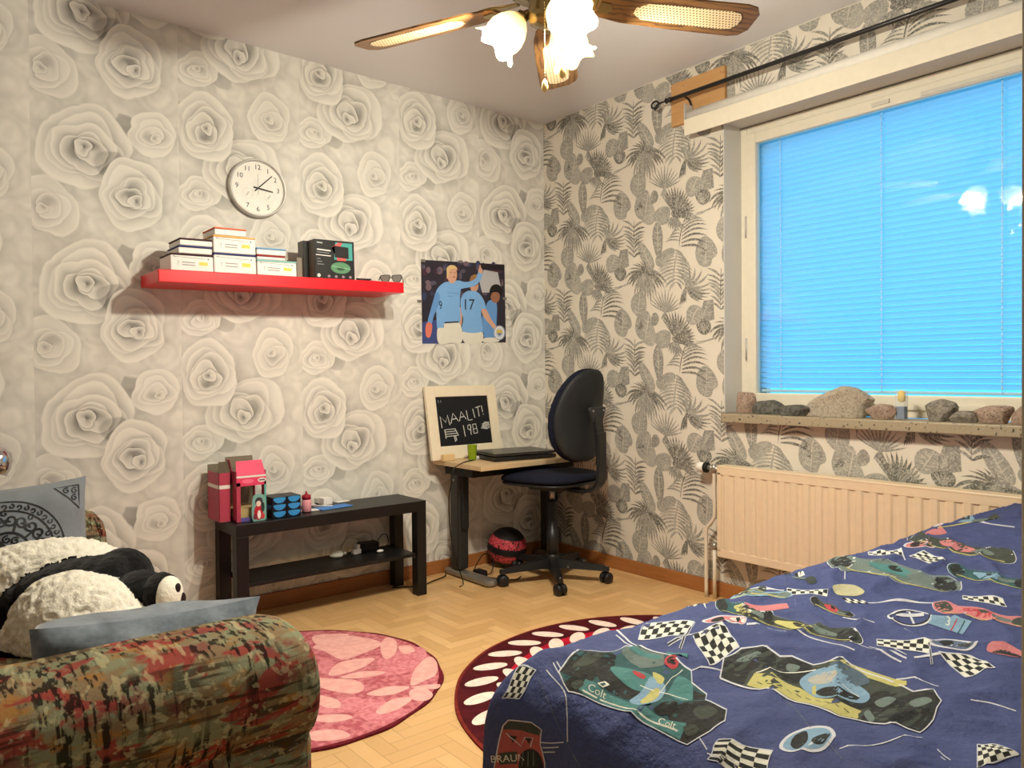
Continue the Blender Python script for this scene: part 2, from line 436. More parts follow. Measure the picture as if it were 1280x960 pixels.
for i in range(9):                                   # curved frond to the right
    t = i/8; blade(478+18*t, 675-165*t, 622-52*t+30*math.sin(t*3), 700-200*t-55*math.sin(PI*t)+8, 15-6*t, -.2, 0 if i < 5 else 1, 3)
for i in range(5): blade(470, 640-i*22, 385+i*14, 610-i*18+50, 10, .15, 1, 3)
blade(505, 500, 470, 690, 6, .05, 0, 4)
for i in range(11):                                  # split leaf
    t = i/10; y = 715+t*190; w = 96*math.sin(PI*(.15+.75*t))
    blade(440+10*t, y-20, 440-w, y+42, 14, .12, 3 if i % 3 else 2, 1); blade(445+8*t, y-20, 450+w*.95, y+25, 14, -.12, 2 if i % 2 else 1, 1)
blade(455, 700, 430, 930, 9, .02, 3, 3)
oval(360, 770, 34, 34, 2, 0); oval(400, 720, 50, 26, 2, 0, -.5)
blade(198, 525, 192, 765, 5, 0, 0, 3)                # feather frond
for i in range(8):
    y = 545+i*26
    for sg in (-1, 1): blade(196, y+28, 196+sg*(78-3*i), y-12+14*math.sin(i), 14, -.14*sg, (0 if sg > 0 else 1) if i % 3 else 1, 2)
for i in range(12):                                  # half fan
    a = -.45+2.75*i/11; L = 175-10*abs(i-5); blade(505, 165, 505+L*math.sin(a)*.95, 165-L*math.cos(a)*.78+(20 if i > 5 else 0), 15, .16, 1+(i % 2) if i < 7 else i % 2, 2)
for i in range(5): blade(505, 165, 470+i*9, 285-6*i, 12, .03, 0, 3)
oval(550, 325, 44, 62, 2, 3, .4); veins(550, 325, 42, 58, .4)
tile.append(([(585, 300), (602, 238), (652, 225), (658, 335), (610, 360), (588, 352)], 1, 3)); oval(600, 385, 40, 46, 0, 3)
for i in range(5): blade(596, 350, 625-i*9, 240+i*18, 4, 0, 3, 4)
for i in range(6): blade(600, 420, 565+i*14, 355+5*abs(i-3), 4, 0, 3, 4)
blade(560, 480, 700, 400, 8, .1, 1, 1); blade(540, 495, 640, 440, 7, .1, 2, 1)
oval(60, 690, 40, 26, 3, 0, .3)
def tuv(x, y): return (x-265)/940, -((y-100)+.22*(x-265))/1209
S = Sheet()
for ci in range(-1, 8):
    for ri in range(-1, 6):
        ou = .24+.527*ci; ov = 1.862-.612*2+.612*ri-(0 if ci % 2 == 0 else -.306)-.306*0
        if ou < -.6 or ou > 3.6 or ov < -.5 or ov > 3.2: continue
        for P, k, h in tile: S.poly([(ou+a, ov+b) for a, b in (tuv(*q) for q in P)], INK[k], h)
mb = MB(); ZS, ZT, YW0, YW1 = .855, 2.19, -1.236, -2.82     # sill level, head, window sides
pm = paper()
for y0, y1, z0, z1 in ((0, YW0, 0, H), (YW1, -4.2, 0, H), (YW0, YW1, 0, ZS-.04), (YW0, YW1, ZT, H)):
    mb.raw([(0, y0, z0), (0, y1, z0), (0, y1, z1), (0, y0, z1)], [[0, 1, 2, 3]], pm)
    mb.box((.002, y1, z0), (.30, y0, z1), white)
S.emit(mb, lambda u, v, h: (-h, -u, v), clip=(0.001, 3.4, .06, H-.004), hole=(-YW0, -YW1, ZS-.04, ZT), dh=.00022, h0=.0003)
struct('wall_right', mb)
# ceiling
m, b = newmat('ceiling_paint', .85, .1); co = coords()[0]; setcol(b, mixc(rgb(222, 222, 224), rgb(230, 230, 230), tnoise(co, 3, 3))); bump(b, tnoise(co, 120, 3), .08, .003)
struct('ceiling', MB().box((-4.2, -4.2, H), (.3, .12, H+.1), m))
# floor: herringbone parquet
m, b = newmat('parquet', .34, .45); co, x, y, z = coords()
Wd, n = .050, 4
gx = x*(1/Wd)+400; gy = y*(1/Wd)+400
i = fl(gx); j = fl(gy); t = X.op('FLOORED_MODULO', i-j, 2*n)
hz = lt(t, n-.5); vt = 1.0-hz
ida = (i-t)*hz+i*vt; idb = j*hz+(j-(2*n-1-t)+50)*vt
rnd = twhite(vec(ida, idb, hz)); rnd2 = twhite(vec(idb, ida, hz+3))
al = (gx*hz+gy*vt); ac = (gy*hz+gx*vt)
grain = tnoise(vec(al*.22+rnd*20, ac*2.2, rnd2*9), 1.6, 4, .6)
fx = fr(ac); e1 = mn(fx, 1.0-fx); la = (gx-(i-t))*hz+(gy-(j-(2*n-1-t)))*vt; e2 = mn(la, n-la)
seam = step(mn(e1, e2), .035, .012)
c1 = mixc(rgb(190, 146, 92), rgb(232, 194, 140), rnd*.75+.12); c2 = mixc(c1, rgb(214, 172, 116), grain)
c3 = mixc(c2, rgb(150, 102, 54), seam*.55); setcol(b, c3); bump(b, seam*-1.0, .1, .002)
X.T.links.new((.28+.14*rnd).v, b.inputs['Roughness'])
struct('floor', MB().box((-4.2, -4.2, -.1), (.3, .12, 0), m))
# unseen walls behind the camera
struct('wall_back', MB().box((-4.2, -4.32, 0), (.3, -4.2, H), white))
struct('wall_far_left', MB().box((-4.32, -4.2, 0), (-4.2, .12, H), white))
tx = at(1276.6, 480, y=-3.20).x
struct('trim_1', MB().box((tx, -3.25, 0), (tx+.055, -3.20, H), C(176, 168, 150, .5), .0006))
# baseboards
m, b = newmat('pine_baseboard', .45, .35); co, x, y, z = coords(); g = tnoise(vec(x*.5, y*.5, z*14), 9, 3)
g2 = tnoise(vec(x*1.5, y*1.5, z*40), 5, 4); setcol(b, mixc(mixc(rgb(178, 118, 66), rgb(142, 88, 46), g), rgb(110, 56, 22), step(g2, .55, .75)*.5)); WOODB = m
struct('baseboard_left', MB().box((-4.2, -.014, 0), (-.0, 0, .068), WOODB, .003))
struct('baseboard_right', MB().box((-.014, -4.2, 0), (0, -.0145, .068), WOODB, .003))
# ------------------------------------------------------------------ window
m, b = newmat('reveal_paint', .55, .3); b.inputs['Base Color'].default_value = (*rgb(214, 212, 206), 1); REV = m
win_y0, win_y1 = YW0, YW1
mb = MB()
mb.box((0.0005, YW0-.004, ZS), (.134, YW0-.0002, ZT), REV); mb.box((.0005, YW1+.0002, ZS), (.134, YW1+.004, ZT), REV); mb.box((.0005, YW1+.004, ZT-.004), (.134, YW0-.004, ZT-.0002), REV)
wn = bpy.data.objects.new('window_1', None); COL.objects.link(wn); wn.location = (0, 0, 0); wn['kind'] = 'structure'
mb.build('reveal', wn)
FR = C(226, 219, 200, .45, .35)
def frame(mb, x0, x1, y0, y1, z0, z1, w, m, bev=.004, wb=None):     # y0 > y1
    wb = wb or w
    mb.box((x0, y0-w, z0), (x1, y0, z1), m, bev); mb.box((x0, y1, z0), (x1, y1+w, z1), m, bev)
    mb.box((x0, y1+w, z1-w), (x1, y0-w, z1), m, bev); mb.box((x0, y1+w, z0), (x1, y0-w, z0+wb), m, bev)
mb = MB(); frame(mb, .135, .27, YW0-.0005, YW1+.0005, ZS, ZT-.006, .035, FR); mb.build('outer_frame', wn)
YS0, YS1 = YW0-.037, YW1+.037; ZS0, ZS1 = ZS+.03, ZT-.042
yg = at(948, 300, x=.15).y; zg0 = at(1000, 492, x=.15).z; zg1 = at(948, 165, x=.15).z
sw = YS0-yg
mb = MB(); frame(mb, .125, .165, YS0, YS1, ZS0, ZS1, sw, FR, .005, wb=zg0-ZS0)
mb.box((.118, YS0-.9, ZS0+.006), (.126, YS0-1.0, ZS0+.026), FR, .002)
sash = mb.build('sash', wn)
mb = MB(); mb.box((.118, -1.86, ZS1-.036), (.126, -1.93, ZS1-.02), C(205, 200, 188, .5), .002); mb.box((.12, -2.05, ZS1-.045), (.126, -2.42, ZS1-.028), C(205, 200, 188, .5), .003); mb.build('latch', wn)
mb = MB()
for zz in (1.15, 1.72): mb.lathe([(.006, -.05), (.006, .05)], (.128, YW0-.034, zz), C(190, 188, 182, .4, .5, .3), 10)
mb.build('hinge', wn)
gl = bpy.data.materials.new('window_glass'); gl.use_nodes = True; T = gl.node_tree; T.nodes.clear()
o_ = T.nodes.new('ShaderNodeOutputMaterial'); mxn = T.nodes.new('ShaderNodeMixShader'); tr = T.nodes.new('ShaderNodeBsdfTransparent'); gs = T.nodes.new('ShaderNodeBsdfGlossy'); fz = T.nodes.new('ShaderNodeFresnel')
gs.inputs['Roughness'].default_value = .02; fz.inputs[0].default_value = 1.5; tr.inputs[0].default_value = (.95, .97, .97, 1)
T.links.new(fz.outputs[0], mxn.inputs[0]); T.links.new(tr.outputs[0], mxn.inputs[1]); T.links.new(gs.outputs[0], mxn.inputs[2]); T.links.new(mxn.outputs[0], o_.inputs[0])
yb1 = YS1+sw
gl2 = bpy.data.materials.new('clear_glass'); gl2.use_nodes = True; T = gl2.node_tree; T.nodes.clear(); o_ = T.nodes.new('ShaderNodeOutputMaterial'); tr = T.nodes.new('ShaderNodeBsdfTransparent'); tr.inputs[0].default_value = (.95, .98, .98, 1); T.links.new(tr.outputs[0], o_.inputs[0])
MB().box((.143, yb1-.004, zg0-.004), (.148, yg+.004, zg1+.004), gl).build('glass_pane', wn)
mb = MB(); frame(mb, .225, .262, YS0, YS1, ZS0, ZS1, sw-.006, FR, .004, wb=zg0-ZS0-.004); mb.build('outer_sash', wn)
MB().box((.24, yb1, zg0), (.245, yg, zg1), gl2).build('outer_glass_pane', wn)
# venetian blind between the panes
m, b = newmat('blind_slat', .5, .3); b.inputs['Base Color'].default_value = (.50, .66, .76, 1)
T = m.node_tree; tl = T.nodes.new('ShaderNodeBsdfTranslucent'); tl.inputs[0].default_value = (.62, .85, .95, 1); ms = T.nodes.new('ShaderNodeMixShader'); ms.inputs[0].default_value = .55
T.links.new(b.outputs[0], ms.inputs[1]); T.links.new(tl.outputs[0], ms.inputs[2]); T.links.new(ms.outputs[0], T.nodes['Material Output'].inputs[0]); SLAT = m
bl = thing('venetian_blind', 'closed pale venetian blind glowing blue between the window panes', 'blind', (.195, (yg+yb1)/2, zg0))
by0, by1 = yg+.022, yb1-.022; nsl = 47; pitch = (zg1-zg0-.06)/nsl
mb = MB()
for k in range(nsl):
    zc = zg0+.022+pitch*(k+.5); 
    P = []
    for q in range(5):
        t = -1+2*q/4; ww = .0124; an = math.radians(61)
        P.append((.197-t*ww*math.cos(an)+.0014*(1-t*t), zc+t*ww*math.sin(an)-.0*t))
    vs = [(x, y, z) for x, z in P for y in (by0, by1)]
    mb.raw(vs, [[2*q, 2*q+1, 2*q+3, 2*q+2] for q in range(4)], SLAT, True)
mb.build('slats', bl)
MB().box((.182, by1, zg1-.034), (.212, by0, zg1-.006), C(205, 225, 230, .4), .003).build('head_rail', bl)
MB().box((.184, by1, zg0+.004), (.208, by0, zg0+.016), C(205, 225, 230, .4), .003).build('bottom_rail', bl)
for px in (977, 1103, 1254):
    yy = at(px, 300, x=.19).y; mb = MB(); P = []
    for xx in (.182, .212):
        mb.tube([(xx, yy, zg0+.01), (xx, yy, zg1-.01)], .0012, C(225, 240, 240), 6)
    for k in range(nsl): mb.tube([(.181, yy, zg0+.022+pitch*(k+.1)), (.181, yy, zg0+.022+pitch*(k+.6))], .0028, C(235, 245, 245), 6)
    mb.build('ladder_cord', bl)
# sill
m, b = newmat('terrazzo_sill', .5, .4); co = coords()[0]; v1 = tvor(co, 95); v2 = tvor(co, 60, out=1); dk = step(tnoise(co, 75, 2), .62, .68)
setcol(b, mixc(mixc(rgb(178, 164, 136), rgb(140, 128, 106), tnoise(co, 180, 3)), rgb(62, 56, 46), dk)); 
struct('trim_2', MB().box((-.062, -3.0, .815), (.135, -1.262, .8545), m, .004)).name = 'trim_2'
# wooden batten, roller blind, curtain rod
m, b = newmat('raw_batten', .6, .3); co, x, y, z = coords(); g = tnoise(vec(x, y*1.2, z*10), 6, 4); sp = step(tvor(co, 22), .10, .05)
setcol(b, mixc(mixc(rgb(204, 160, 108), rgb(184, 136, 86), g), rgb(120, 80, 44), sp*.7)); BAT = m
tag(MB().box((-.022, -1.26, 2.235), (-.0015, -.955, 2.44), BAT, .002).build('wall_batten'), 'bare pine board on leaf wallpaper behind the roller blind end', 'board')
rb = thing('roller_blind', 'rolled up cream roller blind over the window head', 'blind', (-.06, -1.09, 2.19))
RBM = C(224, 216, 196, .6); Y0, Y1 = -1.088, -2.95
mb = MB(); mb.lathe([(.028, 0), (.028, -1.86)], (-.060, Y0-.006, 2.240), C(226, 222, 212, .5), 28, 'Y'); mb.build('rolled_fabric', rb)
MB().box((-.094, Y1, 2.146), (-.089, Y0, 2.222), RBM, .002).build('valance', rb)
MB().box((-.090, Y0+.001, 2.20), (-.024, Y0+.005, 2.30), C(200, 196, 186, .4), .002).build('end_bracket', rb)
BK = C(24, 22, 22, .4, .5)
cr = thing('curtain_rod', 'black iron curtain rod with scroll end above the window', 'curtain rod', (-.1, -.9, 2.34))
r0 = at(845, 122, x=-.12); r1 = Vector((-.12, -3.1, r0.z+.0)); r1.z = at(1190, 0, x=-.12).z + (at(1190, 0, x=-.12).z-r0.z)*(-3.1-at(1190, 0, x=-.12).y)/(at(1190, 0, x=-.12).y-r0.y)
MB().tube([r0+Vector((0, .06, 0)), r1], .0095, BK, 14).build('rod', cr)
P = [r0+Vector((0, .06, 0)), r0+Vector((0, .10, .0))]; c0 = r0+Vector((0, .128, .0))
for k in range(22):
    a = -PI*.5-2*PI*k/21*1.25+PI; rr_ = .026*(1-.45*k/21); P.append(c0+Vector((0, -rr_*math.sin(a+PI/2), rr_*math.cos(a+PI/2)*.8)))
mb = MB(); mb.tube(smoothpts(P, 3), .0048, BK, 8); mb.lathe([(.008, -.02), (.014, -.012), (.009, 0), (.014, .012), (.008, .02)], r0+Vector((0, .045, 0)), BK, 16, 'Y'); mb.build('scroll_finial', cr)
mb = MB(); b0 = r0+Vector((0, -.02, 0)); mb.tube(smoothpts([b0, b0+Vector((.03, -.0, .008)), b0+Vector((.07, 0, -.0)), Vector((-.026, b0.y, b0.z-.04)), Vector((-.026, b0.y, b0.z-.075))], 4), .005, BK, 8); mb.build('bracket', cr)
mb = MB(); b1 = Vector((-.12, -2.7, 0)); b1.z = r0.z+(r1.z-r0.z)*(b1.y-r0.y)/(r1.y-r0.y); mb.tube([b1, b1+Vector((.06, 0, 0)), b1+Vector((.112, 0, -.03))], .005, BK, 8); mb.build('bracket', cr)
# radiator
RD = C(226, 204, 172, .42, .4)
rd = thing('radiator', 'cream ribbed panel radiator under the window sill', 'radiator', (-.06, -2.06, .21))
RY0, RY1, RZ0, RZ1 = -1.262, -2.90, .205, .622
mb = MB(); mb.box((-.098, RY1, RZ0+.004), (-.088, RY0, RZ0+.04), RD, .003); mb.box((-.098, RY1, RZ1-.042), (-.088, RY0, RZ1-.006), RD, .003)
mb.box((-.098, RY0-.022, RZ0+.03), (-.088, RY0, RZ1-.03), RD, .003)
prof = []; y = RY0-.02; per = .0545
while y > RY1+.02:
    prof += [(-.0925, y), (-.0925, y-.010), (-.0975, y-.018), (-.0975, y-.040), (-.0925, y-.048)]; y -= per
vs = [(x, y_, z) for z in (RZ0+.03, RZ1-.035) for x, y_ in prof]; L = len(prof)
mb.raw(vs, [[i, i+1, L+i+1, L+i] for i in range(L-1)], RD)
mb.build('front_panel', rd)
mb = MB(); mb.box((-.099, RY1, RZ1-.010), (-.030, RY0, RZ1), RD, .003); mb.build('top_grille', rd)
mb = MB(); mb.box((-.088, RY0-.003, RZ0+.006), (-.034, RY0, RZ1-.01), RD, .001); mb.build('side_panel', rd); mb = MB(); mb.box((-.086, RY1, RZ0+.005), (-.034, RY1+.003, RZ1-.01), RD, .001); mb.build('side_panel', rd)
mb = MB(); mb.box((-.04, RY1+.01, RZ0+.01), (-.032, RY0-.01, RZ1-.012), RD, .002); mb.build('back_panel', rd)
MB().box((-.032, -1.54, .3), (-.002, -1.5, .6), RD).build('wall_bracket', rd); MB().box((-.032, -2.74, .3), (-.002, -2.7, .6), RD).build('wall_bracket', rd)
PW_ = C(226, 214, 192, .35, .4); CHR = C(170, 166, 156, .3, .6, .7)
mb = MB(); mb.tube(smoothpts([(-.06, -1.222, .60), (-.06, -1.222, .50), (-.06, -1.222, .385), (-.06, -1.20, .345), (-.06, -1.178, .31), (-.06, -1.176, .2), (-.06, -1.176, .0)], 5), .0085, PW_, 12); mb.build('supply_pipe', rd)
mb = MB(); mb.tube([(-.06, -1.222, .235), (-.06, -1.222, 0)], .0085, PW_, 12); mb.build('return_pipe', rd)
mb = MB(); mb.lathe([(.013, .0), (.013, .02), (.009, .022), (.009, .05)], (-.06, -1.222, .60), CHR, 16, 'Y', M=Matrix.Scale(-1, 4, (0, 1, 0))); mb.lathe([(.014, -.018), (.014, .018)], (-.06, -1.222, .602), CHR, 16); mb.build('valve', rd)
mb = MB(); mb.lathe([(.016, .0), (.016, .012), (.013, .02), (.013, .030)], (-.06, -1.218, .602), CHR, 16, 'Y'); t_ = mb.build('thermostat_neck', rd)
mb = MB(); mb.lathe([(.016, .0), (.024, .004), (.024, .018)], (-.06, -1.190, .602), C(20, 20, 20), 24, 'Y'); mb.lathe([(.0225, .0), (.0225, .035), (.018, .042)], (-.06, -1.172, .602), C(230, 226, 214, .4), 24, 'Y'); mb.build('thermostat_knob', rd)
mb = MB(); mb.lathe([(.012, -.014), (.015, 0), (.012, .014)], (-.06, -1.222, .245), CHR, 14); mb.tube([(-.06, -1.222, .245), (-.06, -1.262, .245)], .009, CHR, 10); mb.build('lockshield_valve', rd)
# wall clock
cc = at(323, 235, y=-.03); ck = thing('wall_clock', 'round silver rimmed wall clock on rose wallpaper reading seven minutes past three', 'clock', (cc.x, 0, cc.z))
SIL = C(206, 204, 198, .38, .6, .6, .03); R_ = .127
mb = MB(); mb.lathe([(R_*.93, -.002), (R_, -.006), (R_, -.034), (R_*.97, -.040), (R_*.93, -.038), (R_*.915, -.026)], (cc.x, 0, cc.z), SIL, 56, 'Y', caps=False); mb.build('rim', ck)
mb = MB(); mb.lathe([(.001, -.004), (R_*.925, -.004), (R_*.925, -.022), (.0005, -.022)], (cc.x, 0, cc.z), C(238, 236, 226, .5), 48, 'Y', smooth=False)
DK = C(44, 42, 40); S = Sheet()
for k in range(12):
    if k in (3, 7): pass
    a = PI/2-2*PI*(k+1)/12; 
    if k+1 in (4, 8): continue
    S.text(str(k+1), .092*math.cos(a), .092*math.sin(a), .030, DK, 1)
for sx_, sz_ in ((-.044, -.026), (.052, -.03)):
    S.ring(sx_, sz_, .023, .0008, C(190, 188, 180), 1, 24); S.line([(sx_-.008, sz_-.012), (sx_+.004, sz_+.006)], .0022, C(120, 116, 110), 2)
S.emit(mb, lambda x, y, h: (cc.x+x, -.022-h, cc.z+y)); mb.build('dial', ck)
def hand(ang, L, w, name, tail=.02, m=DK, y=-.026):
    a = PI/2-math.radians(ang); mb = MB(); d = Vector((math.cos(a), 0, math.sin(a))); n_ = Vector((-d.z, 0, d.x))
    P = [(-tail, w*.5), (L, w*.35), (L, -w*.35), (-tail, -w*.5)]
    mb.prism(P, 0, .0012, m, lambda p, q, h: tuple(Vector((cc.x, y-h, cc.z))+d*p+n_*q)); mb.build(name, ck)
hand(46, .088, .0055, 'minute_hand'); hand(97, .068, .007, 'hour_hand', y=-.0245); hand(0, .062, .0012, 'second_hand', .03, C(150, 146, 140), -.0275)
# red shelf
RED = C(222, 18, 34, .32, .45, var=.02)
th = -math.atan2(1.422-1.399, 1.07)
shx0, shx1, shz = -2.188, -1.115, 1.401
SHM = Matrix.Translation((shx0, 0, shz)) @ Matrix.Rotation(th, 4, 'Y')
mb = MB(); mb.box((0, -.262, 0), (shx1-shx0, -.001, .049), RED, .003, SHM)
tag(mb.build('wall_shelf', origin=(shx0+.53, -.13, shz)), 'red floating wall shelf below the clock', 'shelf')
def onshelf(x): return shz+.049+(x-shx0)*math.tan(-th)+.0008
def shelfM(x, y, rz=0): return Matrix.Translation((x, y, onshelf(x)+.0008)) @ Matrix.Rotation(th, 4, 'Y') @ rotz(rz)
# ------------------------------------------------------------------ ceiling fan
BR = C(150, 132, 92, .25, .6, .85, .05)
fan = thing('ceiling_fan', 'wooden five-blade ceiling fan with brass light kit and cane panels', 'ceiling fan', (FAN.x, FAN.y, 2.1))
c = (FAN.x, FAN.y, 0)
MB().lathe([(.02, 2.42), (.06, 2.44), (.075, 2.498)], c, BR, 32).build('ceiling_canopy', fan)
MB().lathe([(.013, 2.26), (.013, 2.43)], c, BR, 16).build('down_rod', fan)
MB().lathe([(.05, 2.115), (.105, 2.125), (.115, 2.15), (.115, 2.21), (.10, 2.24), (.05, 2.262), (.02, 2.28)], c, BR, 40).build('motor_housing', fan)
MB().lathe([(.015, 2.028), (.045, 2.036), (.052, 2.06), (.045, 2.09), (.06, 2.115)], c, BR, 32).build('light_plate', fan)
m, b = newmat('fan_wood', .4, .4); co, x, y, z = coords(); g = tnoise(vec(x*.9, y*14, 0.0), 5, 4, .6); g2 = sn(y*300+tnoise(vec(x*2, y*6, 1.0), 5, 3)*14)
setcol(b, mixc(mixc(rgb(134, 96, 52), rgb(92, 60, 30), g), rgb(54, 34, 18), step(g2, .3, 1.0)*.75)); FW = m
m, b = newmat('cane_weave', .6, .2); co, x, y, z = coords()
hx = fr(x*95+.5*fl(fr(y*47.5)*2)); hy = fr(y*95); d = X.op('SQRT', (hx-.5)*(hx-.5)+(hy-.5)*(hy-.5)); setcol(b, mixc(rgb(84, 62, 34), rgb(214, 192, 150), step(d, .20, .30))); CANE = m
for k in range(5):
    a = math.radians(43.4+(k*72)); 
    if k == 1: a = math.radians(43.4+70)
    if k == 4: a = math.radians(43.4-70)
    M_ = Matrix.Rotation(a, 4, 'Z') @ Matrix.Rotation(math.radians(-12), 4, 'X')
    def place(mb, name, par):
        o = mb.build(name, None); o.matrix_world = Matrix(); o.parent = par
        return o
    out = [(.155, .030), (.175, .045), (.24, .058), (.40, .066), (.60, .070), (.632, .062), (.652, .035), (.652, -.035), (.632, -.062), (.60, -.070), (.40, -.066), (.24, -.058), (.175, -.045), (.155, -.030)]
    mb = MB(); mb.prism(out, -.003, .003, FW, bev=.0015); bo = mb.build('blade', fan, origin=(0, 0, 0)); bo.location = (0, 0, 0); bo.rotation_euler = M_.to_euler()
    P = [(.27, .012), (.30, .034), (.36, .038), (.56, .040), (.59, .034), (.605, .015), (.605, -.015), (.59, -.034), (.56, -.040), (.36, -.038), (.30, -.034), (.27, -.012)]
    mb = MB(); mb.prism(P, -.0042, -.0031, CANE); co_ = mb.build('cane_panel'); co_.parent = bo
    mb = MB(); mb.prism([(.085, .012), (.13, .014), (.165, .034), (.20, .030), (.215, .012), (.235, .0), (.215, -.012), (.20, -.030), (.165, -.034), (.13, -.014), (.085, -.012)], .0035, .010, BR, bev=.002); mb.prism([(.16, .024), (.19, .020), (.20, 0), (.19, -.020), (.16, -.024)], -.007, -.0031, BR); br = mb.build('blade_bracket'); br.parent = bo
# tulip shades, each with its bulb and light
def glowmat(name, col, st, base):
    m, b = newmat(name, .4, .3); b.inputs['Base Color'].default_value = (*base, 1); b.inputs['Emission Color'].default_value = (*col, 1); b.inputs['Emission Strength'].default_value = st; return m
m, b = newmat('frosted_shade', .35, .4); b.inputs['Base Color'].default_value = (*rgb(244, 232, 196), 1)
T = m.node_tree; tl = T.nodes.new('ShaderNodeBsdfTranslucent'); tl.inputs[0].default_value = (*rgb(250, 226, 170), 1); ms = T.nodes.new('ShaderNodeMixShader'); ms.inputs[0].default_value = .025
T.links.new(b.outputs[0], ms.inputs[1]); T.links.new(tl.outputs[0], ms.inputs[2]); T.links.new(ms.outputs[0], T.nodes['Material Output'].inputs[0]); SHADE = m
BULB = glowmat('lit_bulb', (1, .86, .62), 25, (1, .95, .85))
fr2 = Vector((math.sin(YAW), math.cos(YAW), 0)); rt2 = Vector((math.cos(YAW), -math.sin(YAW), 0))
for k, (ar, tilt) in enumerate(((172, 38), (50, 36), (-62, 36))):
    q = math.radians(ar); d = rt2*math.cos(q)+fr2*math.sin(q)
    ax = (d*math.sin(math.radians(tilt+8))+Vector((0, 0, -math.cos(math.radians(tilt+8))))).normalized()
    base = Vector((FAN.x, FAN.y, 2.075))+d*.05
    Rm = ax.to_track_quat('Z', 'Y').to_matrix().to_4x4()
    MB().tube(smoothpts([Vector((FAN.x, FAN.y, 2.06))+d*.02, base+Vector((0, 0, -.006)), base+ax*.03], 4), .009, BR, 10).build('lamp_arm', fan)
    mb = MB(); prof = [(.016, .0), (.022, .006), (.036, .018), (.050, .040), (.056, .062), (.056, .080), (.052, .092), (.056, .104), (.066, .112)]
    n = 40; vs = []; fs = []
    for i_, (r, h) in enumerate(prof):
        for j_ in range(n):
            a = 2*PI*j_/n; rr_ = r*(1+(.10*math.sin(6*a) if i_ >= 7 else .02*math.sin(6*a)*(i_/8))); hh = h+(.008*math.sin(6*a+1) if i_ == 8 else 0)
            vs.append((Rm @ Vector((rr_*math.cos(a), rr_*math.sin(a), hh)))+base+ax*.022)
    for i_ in range(len(prof)-1):
        for j_ in range(n): fs.append([i_*n+j_, i_*n+(j_+1) % n, (i_+1)*n+(j_+1) % n, (i_+1)*n+j_])
    mb.raw(vs, fs, SHADE, True); sh_ = mb.build('lamp_shade', fan)
    MB().lathe([(.012, .0), (.018, .004), (.020, .018), (.016, .024)], base+ax*.012, BR, 20, M=Rm).build('lamp_socket', sh_)
    MB().ball(base+ax*.088, (.024, .024, .030), BULB, Rm, 20).build('bulb', sh_)
    l = bpy.data.lights.new('bulb_light', 'POINT'); l.energy = LAMP_W; l.color = LAMP_COL; l.shadow_soft_size = .028
    lo = bpy.data.objects.new('bulb_light', l); COL.objects.link(lo); lo.location = base+ax*.124
IV = C(232, 206, 130, .4)
for q0, q1, nm in ((at(681, 62, d=2.02), at(681, 99, d=2.02), 0), (at(703, 70, d=2.0), at(703, 82, d=2.0), 1)):
    mb = MB(); nb = 26
    for i_ in range(nb+1):
        z_ = 2.04+(q1.z+.0-2.04)*i_/nb; mb.ball((q1.x, q1.y, z_), .0022, BR, seg=8)
    mb.tube([(q1.x, q1.y, 2.04), (q1.x, q1.y, q1.z)], .0008, BR, 6); pc = mb.build('pull_chain', fan)
    MB().lathe([(.002, .0), (.006, -.006), (.009, -.020), (.008, -.030), (.003, -.034)], q1, IV, 16).build('pull_knob', pc)
# ------------------------------------------------------------------ poster, board
S = Sheet()
def zp(x, y): return 500+x/4.571, 300+y/4.571
skin = C(206, 160, 134); sky_ = C(122, 172, 224, .5); sky2 = C(98, 148, 206, .5); wt = C(222, 220, 206, .5); nv = C(30, 36, 60); dkb = C(36, 30, 38); hair = C(214, 188, 130); blk = C(20, 18, 20)
S.poly([(120, 112), (598, 140), (606, 585), (128, 592)], C(44, 40, 52, .45), 0)
Rr = random.Random(9)
for k in range(70):
    x_, y_ = Rr.uniform(135, 590), Rr.uniform(130, 330 if k < 50 else 560)
    S.ell(x_, y_, Rr.uniform(8, 20), Rr.uniform(10, 24), Rr.choice([C(84, 78, 96), C(60, 58, 84), C(112, 92, 100), C(52, 62, 96), C(70, 44, 58)]), 1, 10)
S.poly([(480, 170), (560, 185), (575, 260), (560, 300), (470, 300), (455, 240)], C(178, 178, 182), 2); S.poly([(455, 135), (598, 145), (598, 175), (455, 165)], C(30, 26, 32), 2)
S.poly([(128, 470), (220, 455), (220, 592), (128, 592)], C(60, 74, 130), 2)
# far player, right
S.blob([(505, 350), (540, 345), (555, 380), (552, 470), (548, 560), (490, 565), (478, 520), (492, 460), (488, 400)], sky2, 3); S.blob([(470, 440), (495, 380), (505, 400), (480, 520), (468, 520)], sky2, 3)
S.ell(545, 322, 26, 38, C(150, 104, 80), 4); S.blob([(512, 290), (530, 258), (565, 256), (585, 290), (578, 320), (560, 300), (530, 300), (518, 320)], blk, 5)
S.blob([(485, 560), (560, 560), (560, 582), (480, 584)], wt, 5)
# player 17 seen from behind
S.blob([(350, 330), (385, 292), (440, 296), (478, 340), (490, 390), (465, 400), (468, 470), (465, 525), (360, 522), (362, 450), (348, 400)], sky_, 6)
S.ell(425, 262, 24, 36, C(196, 150, 124), 5); S.blob([(398, 240), (408, 205), (440, 198), (450, 235), (440, 260), (402, 262)], C(150, 110, 72), 6)
S.blob([(465, 395), (492, 395), (520, 450), (548, 490), (540, 510), (512, 480), (480, 440)], skin, 5)
S.blob([(342, 390), (358, 395), (356, 450), (350, 490), (340, 470)], skin, 5)
S.blob([(362, 520), (466, 522), (464, 588), (372, 588)], wt, 5); S.text('17', 392, 372, 88, nv, 8, ax=-1, sx=.8)
